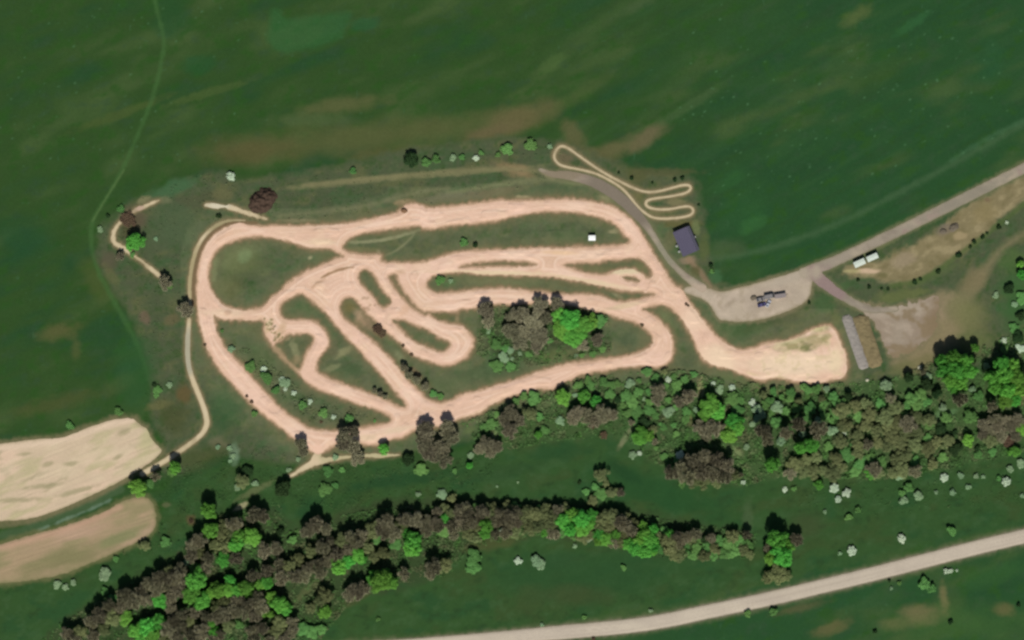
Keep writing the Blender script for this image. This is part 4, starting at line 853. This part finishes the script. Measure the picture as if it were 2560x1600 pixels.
zone('in the dark wood at the far lower left', T_('mid', (285,1499,17), (262,1478,10)), fill([(150,1590),(215,1550),(275,1508),(340,1470),(400,1435),(440,1450),(450,1500),(350,1500),(300,1530),(245,1600),(170,1605)], [('bare', .66), ('olive', .22), ('mid', .08), ('green', .04)], 24, 14, 19, 71, WG + BW1G + T_('x', (285,1499,15), (262,1437,18))))
B3G = T_('green', (699,1510,19), (680,1492,13), (715,1525,12), (527,1560,13), (534,1580,15), (655,1532,12), (675,1535,10)) + T_('mid', (620,1548,15), (598,1562,13), (755,1572,18), (780,1580,16), (803,1574,16), (660,1505,13))
zone('in the lowest rows of the wood', B3G, T_('olive', (800,1502,16), (778,1520,12)), fill([(415,1512),(470,1520),(500,1525),(560,1508),(640,1492),(665,1500),(650,1540),(600,1550),(560,1580),(540,1605),(415,1605)], [('bare', .8), ('olive', .2)], 23, 14, 18, 81, B3G + WG + BW1G))
zone('at the bottom edge beneath the wood', fill([(620,1580),(690,1555),(740,1550),(735,1605),(610,1605)], [('bare', .7), ('olive', .3)], 24, 14, 17, 91, B3G))
zone('beside the lower soil field', T_('pale', (262,1437,19), (183,1456,9), (142,1462,12), (164,1468,10)), T_('olive', (361,1365,14)), T_('mid', (414,1355,14), (290,1397,9)))
zone('where the farm path meets the wood', T_('green', (344,1218,18), (437,1168,15)), T_('bare', (390,1192,13)), T_('mid', (374,1208,14), (428,1180,12)))
zone('on the grass left of the farm path', T_('mid', (394,974,12), (296,1029,12), (175,1064,13), (391,988,8)), T_('pale', (423,962,9)), T_('dark', (385,962,7)))
zone('on the rough slope right of the farm path', T_('pale', (574,1120,8), (583,1140,8), (576,1152,6), (545,1117,7)), T_('dark', (617,1178,16)))
zone('in the hedge below the rubble ground', T_('dark', (2145,700,5), (2173,718,6), (2204,722,4), (2220,723,5), (2287,706,7), (2301,698,5), (2346,679,7), (2397,638,8), (2426,617,5), (2435,604,6), (2457,593,6), (2468,583,4), (2497,568,7)), T_('white', (2517,556,5)))
zone('beside the narrow winding path', T_('dark', (1579,446,6), (1547,432,4), (1631,457,4), (1687,450,6), (1706,446,6), (1747,512,4)))
zone('on the island between the upper lanes', T_('mid', (1100,700,13), (1160,606,11)), T_('pale', (1127,702,7)), T_('dark', (1188,613,8)))
zone('at the field corner near the slate-roofed building', T_('dark', (1777,664,7)), T_('mid', (1779,678,7)))
zone('at the edge of the gravel yard', T_('dark', (2023,757,5)), T_('red', (1715,760,5), (1720,764,4)))

LOC_VAR = {}
HM = 1.0
def hgt(k, r):
    K = KINDS[k]
    f = K['h']
    if k in ('mid', 'pale', 'white', 'dark') and r > 14: f *= 0.9
    h = r * S * f * HM
    return min(h, 15.0) if k in ('bare', 'green', 'olive') else h

def ang_random(): return random.uniform(0, 2 * math.pi)
def place(kind, x, y, r, label):
    v = random.randrange(4); K = KINDS[kind]; h = hgt(kind, r) * random.uniform(0.9, 1.12); R = r * S * (1.2 if kind in ('bare', 'olive', 'green') and r > 9 else 1.08) * (random.uniform(0.88, 1.22) if ('wood' in label or 'belt' in label or 'grove' in label or 'scrub' in label) else 1.0)
    f = 1 - 0.6 * h / CAMH
    loc = (X(x) * f, Y(y) * f, 0)
    rz = ang_random()
    tree = kind in ('bare', 'green', 'olive') and r >= 9
    cr = bpy.data.objects.new('crown' if tree else NAMES[kind], PROTO[kind][v])
    if tree:
        root = bpy.data.objects.new(NAMES[kind], None); COL.objects.link(root)
        root.empty_display_size = 0.5
        tr = bpy.data.objects.new('trunk', TRUNKS[v])
        link(cr, root); link(tr, root)
    else:
        root = link(cr)
    root.location = loc; root.rotation_euler = (0, 0, rz); root.scale = (R, R * random.uniform(0.86, 1.1), h)
    tag(root, label, K['cat'] if (kind not in ('bare', 'olive', 'green') or tree) else 'bush', GROUPS[kind])
    return root

NT = 0
for phrase, L in ZONES:
    HM = 1.1 if 'big ' in phrase else 0.85 if ('belt' in phrase or 'wood' in phrase or 'brown stand' in phrase or 'bright band' in phrase or 'pale road' in phrase) else 0.5 if ('far west' in phrase or 'grove' in phrase or 'left of the farm' in phrase) else 0.62
    bykind = {}
    for t in L: bykind.setdefault(t[0], []).append(t)
    for k, ts in bykind.items():
        ts.sort(key=lambda t: t[1])
        noun = KINDS[k]['noun']
        for i, (kk, x, y, r) in enumerate(ts):
            nn = noun
            if k in ('bare', 'green', 'olive') and r < 9: nn = noun.replace('tree', 'bush')
            n = len(ts)
            if n == 1: lb = 'only ' + nn + ' ' + phrase
            elif n == 2: lb = ('left ' if i == 0 else 'right ') + nn + ' of the two ' + phrase
            elif i == 0: lb = 'leftmost ' + nn + ' ' + phrase
            elif i == n - 1: lb = 'rightmost ' + nn + ' ' + phrase
            elif i < n / 2: lb = nn + ', ' + ORD[i] + ' from left, ' + phrase
            else: lb = nn + ', ' + ORD[n - 1 - i] + ' from right, ' + phrase
            w = lb.split()
            if len(w) > 16: lb = ' '.join(w[:16]); print('LONG', len(w), ' '.join(w))
            place(k, x, y, r, lb); NT += 1
print('plants', NT)

# ------------------------------------------------------------------ undergrowth and rough tufts: countless, one object
def undergrowth():
    rs = np.random.RandomState(77)
    P1 = [(1150,1060),(1290,1000),(1400,950),(1560,935),(1700,925),(1850,955),(1990,965),(2220,950),(2330,905),(2450,870),(2560,820),(2570,1130),(2380,1170),(2200,1200),(1960,1190),(1860,1215),(1640,1160),(1560,1090),(1400,1100),(1220,1135)]
    P2 = [(60,1640),(150,1560),(270,1490),(420,1400),(480,1350),(540,1290),(620,1270),(700,1260),(720,1330),(830,1290),(960,1270),(1100,1260),(1300,1265),(1560,1280),(1900,1335),(1880,1395),(1700,1400),(1560,1375),(1380,1335),(1180,1370),(1120,1440),(1000,1460),(880,1500),(800,1600),(700,1640)]
    P3 = [(1200,760),(1400,750),(1520,790),(1530,880),(1400,905),(1250,935),(1190,880)]
    P4 = [(560,850),(640,880),(760,980),(940,1040),(880,1062),(780,1060),(640,940)]
    P5 = [(240,560),(330,490),(500,430),(640,450),(900,420),(1400,360),(1440,440),(1260,480),(900,540),(640,555),(480,600),(460,1000),(420,1160),(330,1200),(380,900),(300,720)]
    P6 = [(1990,1100),(2300,1130),(2560,1130),(2560,1260),(2200,1290),(1960,1260)]
    P7 = [(420,1180),(640,1100),(800,1160),(1000,1150),(1250,1140),(1200,1260),(900,1280),(700,1260),(560,1270),(430,1380),(300,1400),(330,1240)]
    C_, N_, S_, K_ = [], [], [], []
    for P, n, s0 in ((P1, 52000, .62), (P2, 46000, .6), (P3, 8000, .55), (P4, 2600, .5), (P5, 6000, .42), (P6, 1500, .4), (P7, 6000, .42)):
        xs = [p[0] for p in P]; ys = [p[1] for p in P]
        x = rs.uniform(min(xs), max(xs), n * 2); y = rs.uniform(min(ys), max(ys), n * 2)
        m = np.zeros(len(x), bool)
        for i in range(len(P)):
            a, b = P[i], P[(i + 1) % len(P)]
            if a[1] == b[1]: continue
            m ^= ((a[1] > y) != (b[1] > y)) & (x < (b[0] - a[0]) * (y - a[1]) / (b[1] - a[1]) + a[0])
        m &= samp(np.minimum.reduce([T, D_path, D_road_e, D_yard, D_rs, D_f1, D_f2]), x, y) > 3
        cl = fbm(x, y, 15, 3); m &= rs.rand(len(x)) < sm(0.30, 0.62, cl)
        x = x[m][:n]; y = y[m][:n]; cl = cl[m][:n]
        hgt_ = (0.12 + 1.1 * sm(0.42, 0.75, cl)) * s0 / 0.6
        z = rs.uniform(0.1, 1, len(x)) * hgt_ + 0.08
        C_.append(np.stack([X(x), Y(y), z], -1)); N_.append(rs.normal(size=(len(x), 3)) * 0.5 + np.array([0, 0, 1.0])); S_.append(s0 * rs.uniform(.6, 1.4, len(x)))
        k = fbm(x, y, 20, 6); k2 = fbm(x, y, 34, 1)
        col = np.empty((len(x), 3)); col[:] = lin((70, 102, 56)) / (K_FLAT * 0.8)
        def cm(rgb, a): col[:] = col + (lin(rgb) / (K_FLAT * 0.8) - col) * a[:, None]
        cm((96, 108, 72), sm(.5, .75, k)); cm((54, 84, 42), sm(.48, .25, k)); cm((96, 92, 68), 0.8 * sm(.55, .75, k2)); cm((72, 118, 52), 0.7 * sm(.42, .22, k2))
        w_ = 0.35 if s0 > .5 else 0.75
        col = col * (1 - w_) + samp(G, x, y) * 1.3 * w_
        col *= rs.uniform(.8, 1.25, (len(x), 1)); K_.append(col)
    c = np.vstack(C_); v = quads_from(c, np.vstack(N_), np.concatenate(S_), 0.8, rs); v[:, 2] = np.maximum(v[:, 2], 0.03)
    me = mesh_np('undergrowth', v, np.arange(len(v)).reshape(-1, 4), mat_land('undergrowth', 0.08, 1.0, 0.0), 4, np.repeat(np.vstack(K_), 4, axis=0))
    o = bpy.data.objects.new('undergrowth', me); link(o)
    tag(o, 'low green undergrowth and rough tufts under and around the woods', 'undergrowth', kind='stuff')
undergrowth()
# ------------------------------------------------------------------ buildings and things
print('things')
M_SLATE = mat_plain('slate_roof', (84, 80, 98), 0.7, spec=0.2, amt=0.05, scale=0.6)
M_SLATE2 = mat_plain('slate_roof_dark', (76, 75, 88), 0.7, spec=0.2, amt=0.06, scale=0.8)
M_WALL = mat_plain('rendered_wall', (170, 164, 152), 0.9, spec=0.1, amt=0.06)
M_WOOD = mat_plain('brown_door', (92, 66, 46), 0.7, amt=0.15, scale=4)
M_GLASS = mat_plain('window_glass', (40, 48, 56), 0.1, spec=0.8, amt=0.02)
M_WHITE = mat_plain('white_sheet_metal', (196, 206, 192), 0.5, amt=0.04)
M_WHITE2 = mat_plain('bright_white_canvas', (246, 250, 246), 0.7, spec=0.1, amt=0.02)
M_PLAST = mat_plain('pale_plastic', (180, 182, 176), 0.5)
M_TYRE = mat_plain('tyre_rubber', (34, 34, 34), 0.9, spec=0.1)
M_STONE = mat_plain('pale_stone', (186, 184, 158), 0.9, spec=0.1, amt=0.1, scale=2)
M_STRAW = mat_plain('weathered_straw', (124, 112, 82), 0.95, spec=0.05, amt=0.2, scale=0.5)
M_GHEAP = mat_plain('grey_rubble', (144, 138, 130), 0.95, spec=0.05, amt=0.12, scale=0.5)
M_RHEAP = mat_plain('mauve_rubble', (106, 98, 84), 0.95, spec=0.05, amt=0.2, scale=0.9)
M_BHEAP = mat_plain('brown_clods', (128, 100, 76), 0.95, spec=0.05, amt=0.2, scale=1.2)
M_BRUSH = mat_plain('burnt_brush', (76, 62, 52), 0.95, spec=0.05, amt=0.3, scale=0.8)

def at(px, py, h=0.0):
    f = 1 - h / CAMH
    return X(px) * f, Y(py) * f

# the slate-roofed building beside the track; long axis leans 23 degrees
def building():
    x, y = at(1715, 603, 2.5); rz = math.radians(23)
    b = empty('clubhouse', (x, y, 0), rz)
    tag(b, 'slate-roofed building beside the access track, east of the top bend', 'building')
    w, l = 8.5, 12.9
    m = MB(); m.box((-0.3, 0, 1.25), (w - 0.8, l - 0.5, 2.5)); m.build('wall', M_WALL, b)
    # low mono-pitch main roof with real thickness
    m = MB(); m.prism_y([(-w / 2 - 0.2, 2.62), (w / 2 - 1.0, 2.78), (w / 2 - 1.0, 2.90), (-w / 2 - 0.2, 2.74)], -l / 2 - 0.15, l / 2 + 0.15)
    rf = m.build('roof', M_SLATE, b)
    s = MB()
    for k in range(13):
        yy = -l / 2 + 0.4 + k * (l - 0.8) / 12
        s.prism_y([(-w / 2 - 0.19, 2.745), (w / 2 - 1.01, 2.905), (w / 2 - 1.01, 2.93), (-w / 2 - 0.19, 2.77)], yy - 0.03, yy + 0.03)
    s.build('roof_seam', M_SLATE, rf)
    m = MB(); m.prism_y([(w / 2 - 0.95, 2.55), (w / 2 + 0.3, 2.4), (w / 2 + 0.3, 2.48), (w / 2 - 0.95, 2.63)], -l / 2 - 0.05, l / 2 + 0.05)
    m.build('porch_roof', M_SLATE2, b)
    for k in range(4):
        m = MB(); m.box((w / 2 + 0.3, -l / 2 + 0.4 + k * (l - 0.8) / 3, 1.1), (0.14, 0.14, 2.2)); m.build('post', M_WOOD, b)
    d = MB(); d.box((-0.3 - (w - 0.8) / 2 - 0.03, -2.0, 1.05), (0.07, 1.0, 2.1)); dd = d.build('door', M_WOOD, b)
    h = MB(); h.box((-0.3 - (w - 0.8) / 2 - 0.09, -1.6, 1.05), (0.06, 0.14, 0.04)); h.build('handle', M_PLAST, dd)
    for yy in (-4.4, 1.2, 3.8):
        f = MB(); f.box((-0.3 - (w - 0.8) / 2 - 0.025, yy, 1.45), (0.06, 1.3, 1.1)); ff = f.build('window', M_WHITE, b)
        g = MB(); g.box((-0.3 - (w - 0.8) / 2 - 0.06, yy, 1.45), (0.03, 1.1, 0.9)); g.build('pane', M_GLASS, ff)
    return b
building()

def tank(px, py, r, h, label):
    x, y = at(px, py, h)
    b = empty('water_tank', (x, y, 0)); tag(b, label, 'tank', 'white tanks around the slate-roofed building')
    m = MB(); m.tube((0, 0, 0), (0, 0, h), r, r, 18); m.tube((0, 0, h), (0, 0, h + 0.12), r * 0.96, r * 0.6, 18); m.build('body', M_PLAST, b, smooth=False)
    m = MB(); m.tube((0, 0, h + 0.12), (0, 0, h + 0.2), 0.22, 0.2, 12); m.build('lid', M_TYRE, b)
tank(1692, 615, 0.55, 1.2, 'upper pale round tank on the west side of the slate-roofed building')
tank(1698, 629, 0.55, 1.2, 'lower pale round tank on the west side of the slate-roofed building')
tank(1737, 592, 0.5, 1.2, 'pale round tank on the east side of the slate-roofed building')

def cabin(name, px, py, l, w, h, deg, label, cat, roofmat, wallmat, group=None):
    x, y = at(px, py, h)
    b = empty(name, (x, y, 0), math.radians(deg)); tag(b, label, cat, group)
    m = MB(); m.box((0, 0, 0.15 + (h - 0.25) / 2), (l - 0.1, w - 0.1, h - 0.25)); m.build('body', wallmat, b)
    m = MB(); m.prism([(-w / 2 - 0.05, h - 0.1), (w / 2 + 0.05, h - 0.1), (w / 2 + 0.05, h), (0, h + 0.14), (-w / 2 - 0.05, h)], -l / 2 - 0.05, l / 2 + 0.05)
    rf = m.build('roof', roofmat, b)
    s = MB()
    for k in range(9):
        xx = -l / 2 + 0.3 + k * (l - 0.6) / 8
        for sg in (-1, 1):
            s.prism([(sg * (w / 2 + 0.04), h + 0.004), (0, h + 0.145), (0, h + 0.17), (sg * (w / 2 + 0.04), h + 0.03)][::sg], xx - 0.04, xx + 0.04)
    s.build('roof_rib', roofmat, rf)
    d = MB(); d.box((-l * 0.2, -w / 2 + 0.02, 1.15), (0.9, 0.09, 2.0)); dd = d.build('door', M_PLAST, b)
    k = MB(); k.box((-l * 0.2 + 0.35, -w / 2 - 0.05, 1.15), (0.12, 0.06, 0.04)); k.build('handle', M_TYRE, dd)
    f = MB(); f.box((l * 0.22, -w / 2 + 0.02, 1.5), (1.2, 0.08, 0.9)); ff = f.build('window', M_PLAST, b)
    g = MB(); g.box((l * 0.22, -w / 2 - 0.03, 1.5), (1.02, 0.04, 0.74)); g.build('pane', M_GLASS, ff)
    for sx in (-1, 1):
        q = MB(); q.box((sx * (l / 2 - 0.4), 0, 0.075), (0.3, w - 0.3, 0.15)); q.build('skid', M_TYRE, b)
cabin('site_cabin', 2149, 657.5, 5.7, 2.9, 2.6, 24, 'left of the two white site cabins below the gravel road', 'cabin', M_WHITE, M_PLAST, 'white site cabins below the gravel road')
cabin('site_cabin', 2181, 643.5, 5.7, 2.7, 2.6, 24, 'right of the two white site cabins below the gravel road', 'cabin', M_WHITE, M_PLAST, 'white site cabins below the gravel road')
cabin('marshal_hut', 1480, 595, 3.4, 2.5, 2.2, 0, 'small bright white hut on the grass inside the top bend', 'hut', M_WHITE2, M_WHITE2)

# vehicles in the gravel yard
def wheel(parent, x, y, r=0.33, w=0.22):
    m = MB(); m.tube((x, y - w / 2, r), (x, y + w / 2, r), r, r, 16); t = m.build('wheel', M_TYRE, parent)
    s = 1 if y > 0 else -1
    m = MB(); m.tube((x, y + s * (w / 2), r), (x, y + s * (w / 2 + 0.015), r), r * 0.6, r * 0.55, 12); m.build('rim', M_PLAST, t)

def car(px, py, deg, body, label, l=4.3, w=1.8, van=False):
    hh = 2.1 if van else 1.45
    x, y = at(px, py, hh)
    b = empty('parked_van' if van else 'parked_car', (x, y, 0), math.radians(deg)); tag(b, label, 'van' if van else 'car', 'vehicles parked in the gravel yard')
    a = l / 2
    if van: prof = [(-a, .35), (a, .35), (a, .9), (a - .25, 1.05), (a - 1.0, 1.95), (a - 1.3, 2.08), (-a + .1, 2.1), (-a, 1.9)]
    else: prof = [(-a, .3), (a, .3), (a, .66), (a - .15, .78), (a - 1.15, .92), (a - 1.85, 1.42), (-a + 1.0, 1.45), (-a + .25, .98), (-a, .9)]
    m = MB(); n = len(prof)
    def ring(s):                 # tumblehome: the sides lean in above the waist
        out = []
        for (px_, pz) in prof:
            ww = w / 2 * (1 - 0.18 * max(0, (pz - .85)) / .6) if not van else w / 2 * (1 - .05 * max(0, pz - 1))
            out.append((px_, s * ww, pz))
        return out
    vs = ring(-1) + ring(1)
    fs = [((i + 1) % n, i, n + i, n + (i + 1) % n) for i in range(n)] + [tuple(range(n)), tuple(range(n, 2 * n))[::-1]]
    m.add(vs, fs); m.build('body', body, b, bevel=0.06)
    # glass panels 8 mm proud of the body
    def panel(nm, pts):
        g = MB(); d = Vector((0, 0, 0)); P = [Vector(p) for p in pts]
        nn = (P[1] - P[0]).cross(P[2] - P[0]).normalized()
        if nn.z < 0: nn = -nn
        Q = [p + nn * 0.012 for p in P] + [p - nn * 0.01 for p in P]
        g.add(Q, [(0, 1, 2, 3), (7, 6, 5, 4), (0, 4, 5, 1), (1, 5, 6, 2), (2, 6, 7, 3), (3, 7, 4, 0)]); g.build(nm, M_GLASS, b)
    if van:
        panel('windscreen', [(a - .32, -w * .42, 1.13), (a - .32, w * .42, 1.13), (a - .93, w * .4, 1.87), (a - .93, -w * .4, 1.87)])
    else:
        panel('windscreen', [(a - 1.22, -w * .42, .97), (a - 1.22, w * .42, .97), (a - 1.78, w * .36, 1.37), (a - 1.78, -w * .36, 1.37)])
        panel('rear_window', [(-a + .92, -w * .36, 1.40), (-a + .92, w * .36, 1.40), (-a + .33, w * .41, 1.03), (-a + .33, -w * .41, 1.03)])
    for sx in (-1, 1):
        for sy in (-1, 1): wheel(b, sx * (a - .8), sy * (w / 2 - .1))
    for sy in (-1, 1):
        q = MB(); q.box((a - .01, sy * (w / 2 - .3), .62), (.06, .32, .14)); q.build('headlight', M_WHITE, b)
        q = MB(); q.box((a - 1.3, sy * (w / 2 + .08), .98 if not van else 1.15), (.12, .18, .12)); q.build('mirror', M_TYRE, b)
    return b
P_BLUE = mat_plain('blue_paint', (72, 66, 106), 0.35, spec=0.5, amt=0.03)
P_SILV = mat_plain('silver_paint', (172, 174, 182), 0.35, spec=0.5, amt=0.02)
P_GREY = mat_plain('grey_paint', (122, 118, 116), 0.4, spec=0.5, amt=0.03)
P_MAUV = mat_plain('faded_mauve_paint', (132, 122, 120), 0.5, spec=0.4, amt=0.05)
car(1905, 762, 14, P_BLUE, 'dark blue car in the gravel yard, lowest of the parked group')
car(1921, 759, 62, P_SILV, 'pale silver car beside the dark blue car', 3.8, 1.7)
car(1924, 741, 12, P_GREY, 'grey van parked in the middle of the gravel yard', 5.2, 2.2, True)
car(1902, 748, 12, P_GREY, 'grey car parked left of the grey van', 4.3, 1.9)
def trailer(px, py, deg, label):
    x, y = at(px, py, 1.8)
    b = empty('box_trailer', (x, y, 0), math.radians(deg)); tag(b, label, 'trailer')
    m = MB(); m.box((0, 0, 1.2), (5.6, 2.1, 1.4)); m.build('body', P_MAUV, b, bevel=0.05)
    s = MB()
    for k in range(7): s.box((-2.4 + k * .8, 0, 1.925), (.06, 2.0, .05))
    s.build('roof_rib', P_GREY, b)
    d = MB(); d.box((3.4, 0, .5), (1.2, .1, .1)); d.build('drawbar', M_TYRE, b)
    for sx in (-.5, .5):
        for sy in (-1, 1): wheel(b, sx, sy * 1.0)
trailer(1951, 739.5, 9, 'long mauve-grey box trailer at the right of the parked group')

# heaps: low mounds with lumpy real relief
def heap(name, px, py, lx, ly, h, deg, mat, label, seed, cat='heap', rough=0.5, group=None, sharp=1.0):
    rs = np.random.RandomState(seed)
    n = int(max(18, lx * 2.4)); k = int(max(14, ly * 2.4)); x, y = at(px, py, 0)
    u, v = np.meshgrid(np.linspace(-1, 1, n), np.linspace(-1, 1, k))
    p = (14 if lx > 2.2 * ly else 2.2)
    d = (np.abs(u) ** p + np.abs(v) ** 2.2) + (fbm(u * 40 * lx / ly + seed * 31, v * 40, 16, seed % 5) - 0.5) * 0.95
    prof = np.clip(1 - d, 0, 1) ** (0.75 * sharp)
    z = h * prof * (1 + rough * (fbm(u * 60 * lx / ly + seed, v * 60 + seed * 3, 14, (seed + 2) % 5) - 0.5) * 1.6)
    vv = np.stack([u * lx / 2, v * ly / 2, np.where(prof > 0, z + 0.16, -0.05)], -1).reshape(-1, 3)
    i = np.arange(n - 1); j = np.arange(k - 1)[:, None]; a = (j * n + i).ravel()
    me = mesh_np(name, vv, np.stack([a, a + 1, a + n + 1, a + n], -1), mat, 4)
    o = bpy.data.objects.new(name, me); link(o); o.location = (x, y, 0); o.rotation_euler = (0, 0, math.radians(deg)); tag(o, label, cat, group)
    return o
heap('rubble_windrow', 2138, 855, 28.5, 5.2, 0.7, -71, M_GHEAP, 'long pale grey rubble bank east of the big sandy patch', 4)
heap('straw_windrow', 2170, 853, 27.5, 7.6, 0.8, -72, M_STRAW, 'long yellow-brown straw bank beside the grey rubble bank', 9)
heap('rubble_heap', 2385, 568, 5.4, 3.6, 0.9, 35, M_RHEAP, 'dark mauve rubble heap on the bare ground below the gravel road', 5)
heap('rubble_heap', 2358, 578, 3.6, 2.8, 0.6, 0, M_RHEAP, 'smaller grey-brown rubble heap left of the dark mauve heap', 6)
heap('soil_heap', 1011, 527, 3.4, 2.6, 1.1, 0, M_BHEAP, 'small brown soil heap on the north edge of the top straight', 7)
heap('brush_heap', 656, 502, 15.0, 11.5, 2.6, 40, M_BRUSH, 'large dark reddish-brown brush heap northwest of the top straight', 8, rough=0.9)
heap('stone_heap', 2300, 919, 2.4, 2.4, 0.7, 0, M_STONE, 'small pale stone heap left of the big bright crowns', 10)
heap('stone_heap', 2168, 950, 1.9, 1.6, 0.6, 0, M_STONE, 'small pale stone heap at the foot of the grey rubble bank', 11)
heap('scrap_heap', 1884, 744, 3.4, 2.6, 0.6, 20, M_RHEAP, 'brown scrap heap left of the vehicles in the yard', 12)

# ------------------------------------------------------------------ light, sky, camera
w = bpy.data.worlds.new('World'); SC.world = w; w.use_nodes = True
nt = w.node_tree; bg = nt.nodes['Background']
sky = nt.nodes.new('ShaderNodeTexSky'); sky.sky_type = 'NISHITA'; sky.sun_disc = False
ELEV = math.radians(52); AZ = math.radians(-3)
sky.sun_elevation = ELEV; sky.sun_rotation = math.radians(180) + AZ
nt.links.new(sky.outputs['Color'], bg.inputs['Color']); bg.inputs['Strength'].default_value = 0.06
sun = bpy.data.lights.new('sun', 'SUN'); sun.energy = 5.0; sun.angle = math.radians(1.2); sun.color = (1.0, 0.96, 0.90)
so = bpy.data.objects.new('sun', sun); COL.objects.link(so)
so.rotation_euler = (math.radians(90) - ELEV, 0, math.radians(3)); so.location = (0, -300, 500)

cam = bpy.data.cameras.new('camera'); co = bpy.data.objects.new('camera', cam); COL.objects.link(co)
co.location = (0, 0, CAMH); co.rotation_euler = (0, 0, 0)
cam.sensor_width = 36.0; cam.lens = 36.0 * CAMH / (2560 * S); cam.clip_start = 10; cam.clip_end = 30000
SC.camera = co
SC.view_settings.view_transform = 'Standard'; SC.view_settings.look = 'None'; SC.view_settings.gamma = 1.0; SC.view_settings.exposure = 0.0
SC.render.engine = 'CYCLES'
SC.cycles.pixel_filter_type = 'BLACKMAN_HARRIS'; SC.cycles.filter_width = 2.6
SC.render.resolution_x = 1024; SC.render.resolution_y = 640
